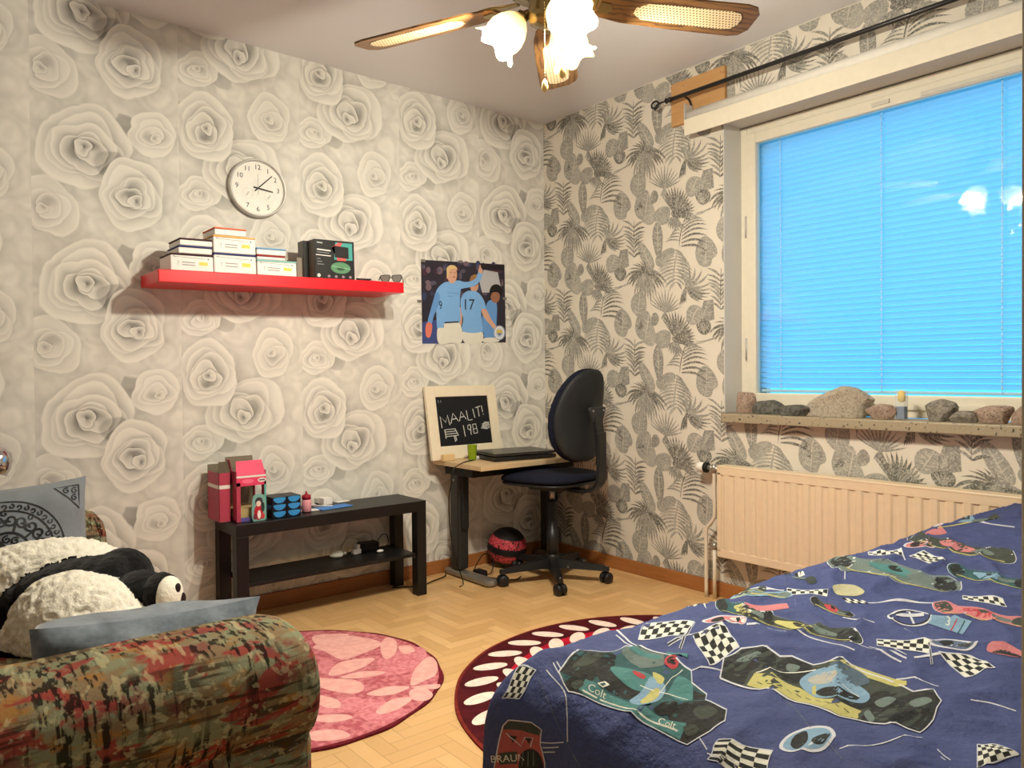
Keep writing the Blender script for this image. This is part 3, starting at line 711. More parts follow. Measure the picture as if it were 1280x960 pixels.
# pointing player, front
S.blob([(205, 300), (250, 245), (300, 238), (350, 235), (345, 300), (342, 380), (340, 470), (255, 478), (250, 520), (215, 512), (208, 420)], sky_, 9)
S.blob([(320, 232), (380, 240), (430, 222), (450, 180), (470, 190), (462, 225), (430, 260), (370, 275), (330, 278)], sky_, 10); S.blob([(448, 182), (452, 160), (458, 140), (464, 158), (474, 175), (468, 192)], skin, 11)
S.blob([(205, 300), (225, 310), (225, 360), (195, 430), (180, 480), (158, 472), (175, 400), (192, 340)], sky2, 10); S.blob([(158, 470), (182, 480), (182, 520), (170, 556), (150, 550), (146, 500)], C(214, 120, 100), 11)
S.ell(298, 198, 28, 50, skin, 11); S.blob([(268, 190), (268, 160), (290, 143), (318, 150), (328, 172), (310, 164), (284, 172), (276, 210), (268, 220)], hair, 12)
S.line([(302, 212), (316, 212)], 4, C(120, 60, 50), 13); S.line([(288, 186), (298, 184)], 3, C(80, 60, 50), 13); S.line([(308, 186), (318, 188)], 3, C(80, 60, 50), 13)
S.text('9', 232, 375, 70, nv, 12, ax=-1, sx=.6)
S.blob([(214, 510), (250, 500), (256, 478), (340, 474), (354, 580), (290, 588), (222, 590)], wt, 11); S.line([(255, 472), (335, 468)], 8, nv, 12)
S.line([(270, 300), (335, 306)], 3, C(90, 130, 190), 12); S.line([(272, 320), (300, 322)], 3, C(90, 130, 190), 12)
# round crest
S.ell(568, 530, 33, 42, C(226, 228, 230), 14); S.ring(568, 530, 30, 3, C(80, 110, 160), 15, ry=39); S.ell(568, 530, 22, 29, C(196, 206, 220), 15)
S.poly([(552, 512), (584, 512), (584, 532), (568, 550), (552, 532)], C(214, 190, 90), 16); S.poly([(552, 532), (584, 532), (568, 550)], C(110, 120, 160), 17)
mb = MB(); 
def wall_xz(x, y): p = at(*zp(x, y), y=-.003); return p.x, p.z
S.emit(mb, lambda u, v, h: (u, -h, v), conv=wall_xz, dh=.00008, h0=.0016)
a_, b_, c_, d_ = [wall_xz(*q) for q in ((120, 112), (598, 140), (606, 585), (128, 592))]
mb.prism([a_, b_, c_, d_], 0, .0012, C(228, 226, 222), lambda x, y, h: (x, -.0003-h, y))
po = mb.build('football_poster'); tag(po, 'football poster of players in pale blue shirts taped to rose wallpaper', 'poster')
for q in ((132, 118), (345, 124), (112, 350), (598, 335)):
    w_ = wall_xz(*q); MB().box((w_[0]-.014, -.0042, w_[1]-.007), (w_[0]+.014, -.0032, w_[1]+.007), C(120, 116, 110, .3)).build('tape', po)
# ------------------------------------------------------------------ desk
DK2 = C(40, 40, 38, .45, .4); TOPM, b = newmat('birch_top', .45, .4); co, x, y, z = coords(); g = tnoise(vec(x*1.2, y*12, z*12), 6, 4); setcol(b, mixc(rgb(216, 190, 150), rgb(188, 158, 116), g))
DX0, DX1, DY0, DY1, DZ = -.812, -.025, -.445, -.03, .603
dk = thing('desk', 'small birch topped desk with black column legs and silver feet in the corner', 'desk', (-.41, -.23, 0))
mb = MB(); mb.box((DX0, DY0, DZ-.024), (DX1, DY1, DZ), TOPM, .002); mb.build('tabletop', dk)
mb = MB(); mb.box((DX0+.055, -.30, DZ-.075), (DX1-.04, -.06, DZ-.0245), C(26, 26, 26), .003); mb.build('underframe', dk)
SF = C(150, 146, 136, .35, .6, .6)
for xx in (-.715, -.095):
    mb = MB(); mb.box((xx-.032, -.165, .04), (xx+.032, -.085, DZ-.05), DK2, .012); mb.box((xx-.020, -.185, .25), (xx+.02, -.163, DZ-.055), C(30, 30, 30), .006); lg = mb.build('leg', dk)
    mb = MB(); mb.lathe([(.006, 0), (.006, .004)], (xx-.033, -.12, .50), C(190, 186, 176, .3, .6, .8), 14, 'X'); mb.build('bolt', lg)
    P = [(xx-.034, -.035), (xx+.034, -.035), (xx+.034, -.385), (xx+.024, -.405), (xx, -.412), (xx-.024, -.405), (xx-.034, -.385)]
    mb = MB(); mb.prism(P, .004, .034, SF, bev=.010); mb.build('foot', dk)
# lettered chalk board
bd = thing('chalkboard', 'cream framed chalkboard lettered MAALIT! standing on the desk against the wall', 'chalkboard', (-.6, -.06, DZ))
tl_ = math.atan2(.07, .38)
pl = at(541, 577, y=-.10); pr = at(622, 572, y=-.10)
BXL = pl.x; BW = .455; BH = .385
BM = Matrix.Translation((BXL, -.102, DZ+.001)) @ Matrix.Rotation(-tl_, 4, 'X') @ Matrix.Rotation(math.radians(0), 4, 'Y')
FC = C(232, 220, 194, .5)
mb = MB(); fw = .058
mb.box((0, 0, 0), (fw, .022, BH), FC, .003, BM); mb.box((BW-fw, 0, 0), (BW, .022, BH), FC, .003, BM); mb.box((fw, 0, BH-fw), (BW-fw, .022, BH), FC, .003, BM); mb.box((fw, 0, 0), (BW-fw, .022, fw+.012), FC, .003, BM); mb.build('frame', bd)
S = Sheet(); CH = C(206, 206, 200, .8)
mb = MB(); mb.box((fw-.002, .008, fw), (BW-fw+.002, .016, BH-fw+.002), C(20, 22, 26, .5), 0, BM)
def bc(x, y):                               # chalk strokes measured in a close-up of the board
    u = (x-160)/(575-160); v = (y-185)/(578-185); return fw+u*(BW-2*fw), (BH-fw)-v*(BH-2*fw-.012)
def st(*p, w=.0045): S.line([bc(*q) for q in p], w, CH, 1)
st((190, 432), (184, 340), (222, 388), (240, 332), (253, 412)); 
st((262, 400), (285, 318), (322, 385)); st((270, 368), (310, 362)); st((330, 385), (350, 308), (385, 372)); st((338, 355), (372, 348))
st((392, 300), (400, 382), (434, 378)); st((446, 290), (456, 365)); st((468, 282), (508, 270)); st((488, 278), (492, 355)); st((520, 265), (524, 320)); st((527, 334), (528, 342))
st((355, 420), (362, 512)); st((412, 418), (392, 422), (388, 450), (402, 462), (414, 445), (412, 418), (410, 500)); st((430, 418), (456, 414), (460, 452), (432, 456), (430, 418)); st((432, 456), (434, 492), (464, 488), (460, 452))
for k in range(4): st((208, 448+k*18), (290+k*4, 444+k*18), w=.0035)
st((208, 446), (212, 518)); st((288, 444), (310, 500)); st((275, 500), (282, 548)); st((285, 500), (292, 540))
for k in range(4): st((508+k*10, 455), (528+k*12, 402), w=.003); st((505, 420+k*12), (568, 410+k*14), w=.003)
S.ring(*bc(540, 432), .019, .003, CH, 1, 20); st((505, 440), (496, 455), w=.003); st((180, 210), (186, 232), w=.0015); st((200, 210), (204, 230), w=.0015)
S.emit(mb, lambda u, v, h: tuple(BM @ Vector((u, .008-h, v)))); mb.build('chalk_panel', bd)
p = at(562, 569, y=-.15); WB_ = C(222, 190, 140, .5)
tag(MB().box((-.036, -.014, 0), (.036, .014, .032), WB_, .003, Matrix.Translation((p.x, -.135, DZ+.0008)) @ rotz(.05)).build('wood_block', origin=(p.x, -.135, DZ)), 'small pale wooden block on the desk in front of the chalkboard', 'block')
p = at(587, 575, z=DZ+.001)
MB_ = MB(); MB_.lathe([(.019, 0), (.020, .004), (.025, .075), (.0255, .078), (.0235, .078), (.019, .006)], (p.x+.01, -.20, DZ+.0008), C(128, 150, 26, .4), 28)
tag(MB_.build('green_cup', origin=(p.x, -.2, DZ)), 'small lime green cup on the desk beside the laptop', 'cup')
# laptop
LM = Matrix.Translation((at(650, 566, z=DZ+.03).x, -.262, DZ+.0008)) @ rotz(math.radians(-9))
lp = thing('laptop', 'closed black laptop lying on the desk behind the chair', 'laptop', tuple(LM.translation))
LB = C(24, 24, 26, .35, .5)
MB().box((-.185, -.125, .003), (.185, .125, .022), LB, .005, LM).build('base', lp)
MB().box((-.183, -.124, .026), (.183, .126, .040), C(46, 44, 42, .3, .5), .005, LM).build('lid', lp)
mb = MB(); mb.lathe([(.008, -.15), (.008, .15)], LM @ Vector((0, .118, .024)), LB, 12, 'X'); mb.build('hinge', lp)
for sx_ in (-1, 1): MB().box((sx_*.15-.02, -.09, 0), (sx_*.15+.02, .09, .0032), C(18, 18, 18), 0, LM).build('rubber_foot', lp)
mb = MB(); S = Sheet(); S.ell(0, 0, .018, .007, C(150, 148, 140), 0); S.emit(mb, lambda u, v, h: tuple(LM @ Vector((u+.02, v-.0, .0402+h)))); mb.build('lid_emblem', lp)
# plug and cable on desk
p = at(595, 572, z=DZ+.01)
hb = thing('usb_charger', 'white plug with black cable at the front of the desk', 'charger', (p.x, p.y, DZ))
CB = C(22, 22, 22, .5)
MB().box((-.022, -.012, 0), (.022, .012, .016), C(226, 224, 218), .004, Matrix.Translation((p.x, p.y, DZ+.0008)) @ rotz(.4)).build('plug_body', hb)
MB().tube(smoothpts([p+Vector((.02, .01, .0)), p+Vector((.06, .0, -.005)), p+Vector((.11, -.01, -.006))], 5), .0022, CB, 6).build('lead', hb)
q = [at(592, 565, y=-.22), at(580, 567, y=-.27), at(572, 574, y=-.36), at(567, 583, y=-.449), at(565, 600, y=-.452), at(561, 625, y=-.40), at(563, 665, y=-.32), at(570, 700, y=-.24)]
for v_ in q[:3]: v_.z = DZ+.004
q[3].z = min(q[3].z, DZ+.003)
q.append(Vector((-.79, -.26, .008))); q.append(Vector((-.84, -.30, .005)))
tag(MB().tube(smoothpts(q, 6), .0026, CB, 8).build('laptop_cable'), 'thin black cable hanging from the desk edge down to the floor', 'cable')
pts = [Vector((-.68, -.47, .005)), Vector((-.62, -.42, .005)), Vector((-.60, -.30, .006)), at(600, 690, y=-.18), at(610, 682, y=-.12), Vector((-.56, -.14, .03)), Vector((-.60, -.22, .006)), Vector((-.65, -.32, .006)), Vector((-.66, -.44, .006))]
mb = MB(); mb.tube(smoothpts([Vector((-.655, -.12, .006)), Vector((-.64, -.20, .006)), Vector((-.60, -.24, .02)), Vector((-.555, -.20, .075)), Vector((-.56, -.13, .09)), Vector((-.60, -.11, .03)), Vector((-.64, -.16, .006)), Vector((-.62, -.30, .006)), Vector((-.56, -.38, .006)), Vector((-.50, -.36, .006))], 6), .003, CB, 8)
cb_ = mb.build('power_cable'); tag(cb_, 'black looped cable with adapter on floor inside the left desk foot', 'cable')
mb = MB(); mb.box((-.665, -.235, .0), (-.615, -.165, .034), CB, .008); mb.build('power_adapter', cb_)
mb = MB(); mb.tube(smoothpts([Vector((-1.10, -.10, .006)), Vector((-.98, -.16, .006)), Vector((-.88, -.13, .006)), Vector((-.79, -.10, .008)), Vector((-.765, -.07, .02))], 6), .003, CB, 8)
tag(mb.build('mains_cable'), 'black cable on floor running from the black bench to the desk foot', 'cable')
# ------------------------------------------------------------------ office chair
HX = Vector((-.405, -.497, 0)); fa = math.radians(101); FWD = Vector((math.cos(fa), math.sin(fa), 0)); RGT = Vector((FWD.y, -FWD.x, 0))
ch = thing('office_chair', 'black and navy swivel office chair turned to the corner desk', 'office chair', tuple(HX))
PB = C(22, 22, 23, .42, .45); m, b = newmat('navy_fabric', .85, .15); co = coords()[0]; setcol(b, mixc(rgb(15, 18, 32), rgb(22, 26, 42), tnoise(co, 160, 3))); bump(b, tnoise(co, 500, 2), .2, .002); NF = m
CM = Matrix(((RGT.x, FWD.x, 0, HX.x), (RGT.y, FWD.y, 0, HX.y), (0, 0, 1, 0), (0, 0, 0, 1)))
def lc(x, y, z): return CM @ Vector((x, y, z))
for k in range(5):
    a = math.radians(163+72*k); d = Vector((math.cos(a), math.sin(a), 0)); n_ = Vector((-d.y, d.x, 0))
    mb = MB(); vs = []; fs = []
    for t, w_, zt, zb in ((0, .030, .118, .066), (.08, .026, .110, .068), (.18, .021, .096, .066), (.262, .018, .086, .062), (.285, .012, .080, .062)):
        for s_, zz in ((-1, zb), (-.7, zt), (.7, zt), (1, zb)): vs.append(HX+d*t+n_*w_*s_+Vector((0, 0, zz)))
    for i_ in range(4):
        for j_ in range(4): fs.append([i_*4+j_, i_*4+(j_+1) % 4, (i_+1)*4+(j_+1) % 4, (i_+1)*4+j_])
    fs += [[3, 2, 1, 0], [16, 17, 18, 19]]; mb.raw(vs, fs, PB, False); lg = mb.build('base_arm', ch)
    e = HX+d*.27; sw_ = rotz(a+PI/2+.5*k); mb = MB()
    Mx = Matrix.Translation(e) @ sw_
    for s_ in (-1, 1): mb.lathe([(.006, -.010), (.024, -.010), (.0275, -.005), (.0275, .005), (.024, .010), (.006, .010)], e+(sw_ @ Vector((s_*.015, 0, .0278))), PB, 20, 'X', M=sw_)
    P = [(.030*math.cos(PI*k2/8+.15), .030*math.sin(PI*k2/8+.15)) for k2 in range(9)]+[(0, -.002)]
    mb.prism(P, -.006, .006, PB, lambda x, y, h: tuple(Mx @ Vector((h, x, .028+y)))); mb.tube([e+Vector((0, 0, .05)), e+Vector((0, 0, .085))], .0055, C(120, 118, 112, .3, .5, .6), 8); mb.build('caster', lg)
MB().lathe([(.034, .060), (.038, .07), (.034, .125), (.030, .135)], HX, PB, 28).build('hub', ch)
MB().lathe([(.030, .12), (.030, .25), (.027, .252), (.027, .40), (.025, .402)], HX, PB, 28).build('gas_lift_cover', ch)
MB().lathe([(.014, .39), (.014, .49)], HX, C(150, 148, 142, .25, .6, .8), 20).build('gas_lift', ch)
mb = MB(); mb.box((-.085, -.12, .462), (.085, .09, .492), PB, .010, CM); mb.tube([lc(.05, 0, .475), lc(.19, .02, .468)], .005, PB, 8); mb.box((.18, .008, .458), (.235, .032, .474), PB, .005, CM); mb.build('tilt_mechanism', ch)
def cushion(mb, fx, fy, z0, z1, m, n=2.6, N=44, crown=.012, scoop=0.0, M=CM, off=(0, 0)):
    vs = []; fs = []; R = [(0.0, 1), (.5, 1), (.8, .96), (.93, .8), (.985, .5), (1, .25), (1, -.25), (.985, -.5), (.93, -.8), (.8, -.96), (.5, -1), (0, -1)]
    for rr_, hh in R:
        for k in range(N):
            a = 2*PI*k/N; ca, sa = math.cos(a), math.sin(a); x = abs(ca)**(2/n)*math.copysign(1, ca); y = abs(sa)**(2/n)*math.copysign(1, sa)
            zz = (z0+z1)/2+(z1-z0)/2*hh+(crown*(1-rr_*rr_) if hh > 0 else 0)-scoop*(max(0, y)*rr_)**2
            vs.append(M @ Vector((off[0]+fx*x*rr_, off[1]+fy*y*rr_, zz)))
    for i_ in range(len(R)-1):
        for k in range(N): fs.append([i_*N+k, i_*N+(k+1) % N, (i_+1)*N+(k+1) % N, (i_+1)*N+k])
    mb.raw(vs, fs, m, True); return mb
s0 = cushion(MB(), .225, .215, .508, .548, NF, 3.2, scoop=.012, off=(0, .01)).build('seat', ch)
cushion(MB(), .220, .21, .492, .514, PB, 3.2, crown=0, scoop=.006, off=(0, .01)).build('seat_shell', s0)
# tall rounded backrest: width varies with height, front fabric and rear shell
def back(mb, m, y0, y1, inset=0):
    n = 40; Rg = [(0.0, 1), (.6, 1), (.86, .93), (.96, .6), (1, 0), (.96, -.6), (.86, -.93), (.6, -1), (0, -1)]; vs = []; fs = []
    for rr_, hh in Rg:
        for k in range(n):
            a = 2*PI*k/n; ca, sa = math.cos(a), math.sin(a); hz_ = abs(sa)**(2/2.7)*math.copysign(1, sa); hx_ = abs(ca)**(2/2.7)*math.copysign(1, ca)
            w_ = (.205 if hz_ < 0 else .205-.035*hz_)-inset; X_ = w_*hx_*rr_; Z_ = (.228-inset)*hz_*rr_
            yy = (y0+y1)/2+(y1-y0)/2*hh+.25*X_*X_/.2+.018*math.cos(Z_*7)-.10*Z_
            vs.append(lc(X_, yy, .838+Z_))
    for i_ in range(len(Rg)-1):
        for k in range(n): fs.append([i_*n+k, i_*n+(k+1) % n, (i_+1)*n+(k+1) % n, (i_+1)*n+k])
    mb.raw(vs, fs, m, True); return mb
back(MB(), NF, -.222, -.184).build('backrest', ch)
bs = back(MB(), C(30, 32, 34, .6, .3), -.248, -.212, .004).build('backrest_shell', ch)
mb = MB(); P = smoothpts([lc(0, -.08, .475), lc(0, -.20, .468), lc(0, -.275, .50), lc(0, -.295, .57), lc(0, -.290, .70), lc(0, -.275, .83)], 5)
vs = []; fs = []
for i_, p_ in enumerate(P):
    t_ = (P[min(i_+1, len(P)-1)]-P[max(i_-1, 0)]).normalized(); n2 = t_.cross(RGT).normalized()
    for s_, q_ in ((-1, -1), (1, -1), (1, 1), (-1, 1)): vs.append(p_+RGT*.032*s_+n2*.008*q_)
for i_ in range(len(P)-1):
    for j_ in range(4): fs.append([i_*4+j_, i_*4+(j_+1) % 4, (i_+1)*4+(j_+1) % 4, (i_+1)*4+j_])
fs += [[0, 1, 2, 3], [len(vs)-1, len(vs)-2, len(vs)-3, len(vs)-4]]
mb.raw(vs, fs, PB); mb.box((-.034, -.305, .60), (.034, -.283, .76), PB, .006, CM); mb.build('back_support', ch)
mb = MB(); mb.prism([(-.062, .035), (.062, .035), (.066, .02), (.04, -.035), (-.04, -.035), (-.066, .02)], 0, .018, C(44, 46, 48, .5), lambda x, y, h: tuple(lc(x, -.262-h, .845+y)), bev=.004)
for s_ in (-1, 1): mb.lathe([(.006, 0), (.006, .003)], lc(s_*.045, -.283, .862), C(150, 150, 150, .3, .5, .7), 12, 'Y')
mb.build('mounting_plate', ch)
# basketball
bp = at(636, 684, y=-.15); BR_ = .106; bp = Vector((bp.x, -.135, BR_+.001))
m, b = newmat('ball_rubber', .6, .3); co, x, y, z = coords()
zz = z*7.0+.45*sn(x*14+y*9); band = ab(ab(z+x*.25)-.042); w = tvor(co, 44, 'DISTANCE_TO_EDGE'); pink = step(band, .026, .020)*step(w, .02, .05); fine = tnoise(co, 90, 2)
setcol(b, mixc(rgb(20, 18, 20), rgb(206, 72, 84), sat(pink*step(fine, .36, .44)))); bump(b, tvor(co, 260), .15, .001)
mb = MB(); mb.ball((0, 0, 0), BR_, m, seg=48)
bl_ = tag(mb.build('basketball'), 'small black basketball with pink net print under the desk', 'ball'); bl_.location = bp; bl_.rotation_euler = (.2, -.3, .4)
mb = MB()
for a in (0, 1):
    mb.tube([Vector((math.cos(2*PI*k/48)*(BR_+.0002), 0, math.sin(2*PI*k/48)*(BR_+.0002))) if a else Vector((math.cos(2*PI*k/48)*(BR_+.0002), math.sin(2*PI*k/48)*(BR_+.0002), 0)) for k in range(49)], .0011, C(12, 12, 12), 6, caps=False)
s_ = mb.build('seam'); s_.parent = bl_
# ------------------------------------------------------------------ black bench
BX0, BX1, BY0, BY1, BZ = -1.918, -1.022, -.288, -.030, .447
m, b = newmat('black_brown_foil', .42, .35); co, x, y, z = coords(); g = tnoise(vec(x*1.5, y*20, z*20), 8, 3); setcol(b, mixc(rgb(14, 13, 13), rgb(23, 21, 20), g)); BKF = m
tb = thing('tv_bench', 'low black bench with a lower shelf along the rose wall', 'bench', (-1.47, -.16, 0))
MB().box((BX0, BY0, BZ-.05), (BX1, BY1, BZ), BKF, .002).build('tabletop', tb)
for xx in (BX0, BX1-.05):
    for yy in (BY0, BY1-.05): MB().box((xx, yy, 0), (xx+.05, yy+.05, BZ-.0505), BKF, .0015).build('leg', tb)
MB().box((BX0+.052, BY0+.012, .186), (BX1-.052, BY1-.012, .202), BKF, .001).build('shelf', tb)
mb = MB()
for xx in (BX0+.05, BX1-.056):
    for yy in (BY0+.025, BY1-.025): MB().box((xx, yy-.006, .178), (xx+.006, yy+.006, .1858), C(120, 118, 112, .3, .5, .6)).build('shelf_pin', tb)
# open pink toy box
def bz(px, py, y=-.25): return at(px, py, y=y)
PK = C(226, 66, 104, .5); PKD = C(178, 66, 88, .5); GR = C(128, 118, 98, .8); WH = C(232, 226, 218, .6)
x0 = at(296, 650, y=-.235).x; x1 = at(333, 650, y=-.235).x; z1 = at(300, 585, y=-.235).z
z0 = BZ+.001; yb, yf = -.095, -.235; zt = z0+.205
pb = thing('toy_box', 'open empty pink carton with window on the black bench, left end', 'box', ((x0+x1)/2, -.165, BZ))
mb = MB(); t_ = .002
mb.box((x0, yf, z0), (x1, yb, z0+t_), GR); mb.box((x0, yb-t_, z0), (x1, yb, zt+.0), GR)
for xa, xb_ in ((x0, x0+t_), (x1-t_, x1)):
    mb.box((xa, yf, z0), (xb_, yb, z0+.018), PKD); mb.box((xa, yf, zt-.055), (xb_, yb, zt), PKD); mb.box((xa, yb-.02, z0+.018), (xb_, yb, zt-.055), PKD); mb.box((xa, yf, z0+.018), (xb_, yf+.045, zt-.055), PKD)
mb.box((x0+.0022, yf+.01, z0+.002), (x1-.0022, yb-.003, z0+.05), C(178, 158, 108, .8)); mb.build('carton', pb)
mb = MB(); mb.box((x0, yf-t_, z0), (x0+.016, yf, zt-.045), PKD); mb.box((x1-.008, yf-t_, z0), (x1, yf, zt-.045), C(96, 170, 160)); mb.box((x0+.016, yf-t_, z0), (x1-.008, yf, z0+.016), C(96, 84, 150)); mb.box((x0, yf-t_, zt-.06), (x1, yf, zt-.022), PK)
S = Sheet(); S.ell((x0+x1)/2-.015, zt-.041, .025, .009, C(240, 110, 140), 1); S.ell(x1-.018, zt-.040, .017, .009, WH, 1); S.line([(x1-.030, zt-.040), (x1-.006, zt-.040)], .005, C(90, 60, 80), 2); S.poly([(x0, zt-.026), (x1, zt-.026), (x1, zt-.018), (x0, zt-.018)], WH, 1)
S.emit(mb, lambda u, v, h: (u, yf-t_-h, v)); mb.build('front_panel', pb)
mb = MB()
def flap(x, y, h): return x, yf+.002+(y)*.55-h, zt-.018+y
mb.prism([(x0, 0), (x1, 0), (x1-.006, .058), (x0+.010, .058)], 0, .0015, PK, flap)
S = Sheet(); S.line([(x0+.03, .018), (x1-.022, .018)], .007, C(240, 180, 60), 1); S.line([(x0+.022, .030), (x1-.016, .030)], .003, C(250, 190, 200), 1); S.line([(x0+.03, .042), (x1-.03, .042)], .005, C(236, 120, 110), 1); S.emit(mb, lambda u, v, h: flap(u, v, .0+h), h0=.0006)
mb.build('lid_flap', pb)
MB().prism([(x0, 0), (x1, 0), (x1-.004, .05), (x0+.004, .05)], 0, .0015, GR, lambda x, y, h: (x, yb-.003-h+y*.1, zt+y)).build('lid_flap', pb)
mb = MB(); mb.prism([(0, 0), (.05, .0), (.045, .052), (.004, .052)], 0, .0015, PKD, lambda x, y, h: (x0-.002-y*.15-h, yf+.04+x, zt+y*.9)); mb.build('side_flap', pb)
# second carton behind on the left
x2 = at(279, 640, y=-.09).x-.005
o2 = thing('toy_box', 'narrow pink carton with grey inside squeezed behind the larger open pink carton', 'box', (x0-.03, -.1, BZ))
mb = MB(); xa, xb_ = x0-.055, x0-.008
mb.box((xa, -.19, z0), (xa+.002, -.05, z0+.20), PKD); mb.box((xb_-.002, -.19, z0), (xb_, -.05, z0+.20), C(40, 30, 34)); mb.box((xa, -.052, z0), (xb_, -.05, z0+.225), GR); mb.box((xa, -.19, z0), (xb_, -.188, z0+.20), PKD); mb.box((xa+.002, -.188, z0), (xb_-.002, -.052, z0+.002), GR)
mb.box((xa-.0004, -.188, z0+.135), (xa, -.054, z0+.15), WH); mb.box((xa+.002, -.1905, z0+.135), (xb_-.002, -.1901, z0+.15), WH); mb.build('carton', o2)
mb = MB(); mb.prism([(xa, 0), (xb_, 0), (xb_-.004, .045), (xa+.004, .045)], 0, .0015, GR, lambda x, y, h: (x, -.188+.3*y, z0+.20+y)); mb.build('lid_flap', o2)
# figure card
xk = at(325, 650, y=-.262).x; mb = MB()
P = closed([(xk-.026, .002), (xk+.026, .002), (xk+.026, .09), (xk+.012, .108), (xk-.012, .108), (xk-.026, .09)], 4)
mb.prism(P, 0, .003, C(120, 170, 160, .4), lambda x, y, h: (x, -.250-h, z0+y))
S = Sheet(); S.ell(xk-.002, .035, .019, .032, C(178, 34, 48), 1); S.ell(xk, .078, .016, .018, C(60, 52, 60), 1); S.ell(xk-.002, .07, .010, .012, C(226, 206, 190), 2); S.ell(xk, .025, .007, .018, C(236, 232, 226), 2); S.ell(xk+.016, .055, .007, .02, C(40, 60, 58), 2); S.ell(xk-.017, .018, .007, .012, C(120, 40, 60), 2); S.ell(xk+.015, .018, .008, .012, C(200, 60, 70), 3)
S.emit(mb, lambda u, v, h: (u, -.2531-h, z0+v)); tag(mb.build('toy_card', origin=(xk, -.25, BZ)), 'small upright picture card with red and white figure leaning on the pink carton', 'card')
# six blue packets
BLU = C(56, 142, 206, .4); NVY = C(18, 22, 34, .4)
bxa = at(338, 640, y=-.235).x; wpk = .062; hpk = .0285
blue = []
for r_ in range(3):
    for c_ in range(2):
        xx = bxa+c_*(wpk+.0015); zz = z0+r_*(hpk+.0008); mb = MB(); mb.box((xx, -.255, zz), (xx+wpk, -.155, zz+hpk), NVY, .0012)
        S = Sheet()
        S.poly([(xx+.012+k_*0, zz+hpk*.82), (xx+wpk-.004, zz+hpk*.92), (xx+wpk*.85, zz+hpk*.35), (xx+wpk*.55, zz+hpk*.12), (xx+wpk*.3, zz+hpk*.3)] if True else [], BLU, 1) if False else S.blob([(xx+.006, zz+hpk*.85), (xx+wpk*.5, zz+hpk*.95), (xx+wpk-.004, zz+hpk*.85), (xx+wpk*.8, zz+hpk*.3), (xx+wpk*.5, zz+hpk*.1), (xx+wpk*.22, zz+hpk*.3)], BLU, 1)
        S.emit(mb, lambda u, v, h: (u, -.2551-h, v)); S2 = Sheet(); S2.blob([(-.250, zz+hpk*.85), (-.20, zz+hpk*.95), (-.16, zz+hpk*.8), (-.18, zz+hpk*.2), (-.22, zz+hpk*.2)], BLU if r_ == 1 else NVY, 1); S2.emit(mb, lambda u, v, h: ((xx+wpk+.0001+h) if c_ else (xx-.0001-h), u, v))
        o = mb.build('blue_packet', origin=(xx+wpk/2, -.205, zz)); tag(o, '%s %s blue and black packet in the little stack on the bench' % (('bottom', 'middle', 'top')[r_], ('left', 'right')[c_]), 'packet', 'blue packets stacked on the bench')
# pink bottle
q = at(383, 633, z=BZ); yq = -.19; xq = at(383, 630, y=yq).x
o = thing('glue_bottle', 'tiny pink bottle with dark red cap on the bench', 'bottle', (xq, yq, BZ))
MB().lathe([(.018, .0), (.021, .003), (.021, .048), (.017, .054), (.012, .057)], (xq, yq, z0), C(232, 156, 166, .35), 28).build('bottle_body', o)
MB().lathe([(.020, .0), (.020, .016), (.010, .020), (.005, .024), (.003, .034)], (xq, yq, z0+.055), C(150, 28, 44, .35), 20).build('cap', o)
# papers and small boxes
def flat(name, px, py, w, d, h, col, rz, label, cat, lift=0, grp=None):
    p = at(px, py, z=BZ+.001); M_ = Matrix.Translation((p.x, p.y, BZ+.001+lift)) @ rotz(rz)
    o = MB().box((-w/2, -d/2, 0), (w/2, d/2, h), col, min(.0012, h*.3), M_).build(name, origin=(p.x, p.y, BZ+lift)); return tag(o, label, cat, grp)
flat('blue_folder', 417, 634, .16, .075, .003, C(70, 128, 200), .12, 'flat blue card lying on the bench near its middle', 'card')
flat('small_box', 407, 631, .045, .045, .030, WH, .1, 'small white cube box standing on the blue card', 'box', .0035)
flat('white_case', 399, 627, .07, .06, .022, C(206, 204, 194, .35), .35, 'pale grey little case behind the white cube box', 'box')
flat('paper_sheet', 385, 638, .09, .05, .0015, C(226, 222, 224), -.2, 'white paper slip lying in front of the pink bottle', 'paper')
flat('paper_sheet', 428, 627, .07, .03, .002, C(232, 230, 226), .15, 'white paper strip on the bench behind the blue card', 'paper')
flat('paper_sheet', 386, 632.5, .07, .03, .0015, C(212, 196, 202), .3, 'pinkish paper scrap beside the foot of the pink bottle', 'paper', .0019)
p = at(403, 634, z=BZ+.001); tag(MB().tube([(p.x-.035, p.y+.02, BZ+.0075), (p.x+.04, p.y-.02, BZ+.0065)], .0028, WH, 8).build('white_stick'), 'thin white stick lying across the blue card', 'stick')
# things on the lower shelf
zs = .2028
def sp(px, py):
    p = at(px, py, z=zs); y_ = max(-.25, min(-.10, p.y)); return at(px, 480, y=y_).to_2d().to_3d()+Vector((0, 0, zs))
p = sp(425, 697); M_ = Matrix.Translation((p.x, p.y, zs+.017)) @ rotz(.05)
o = thing('light_bulb', 'white candle light bulb lying on the lower shelf', 'light bulb', (p.x, p.y, zs))
MB().lathe([(.012, .0), (.017, .006), (.0165, .02), (.012, .045), (.004, .062)], M_.translation, C(232, 228, 214, .35), 20, 'X', M=rotz(PI+.05)).build('glass_bulb', o)
MB().lathe([(.004, .0), (.010, .004), (.010, .022)], Vector(M_.translation)+Vector((.024, 0, 0)), C(200, 196, 186, .3, .5, .4), 16, 'X', M=rotz(PI)).build('screw_base', o)
p = sp(443, 693)
o = thing('wall_plug', 'white two pin wall plug on the lower shelf beside the black adapter', 'plug', (p.x, p.y, zs))
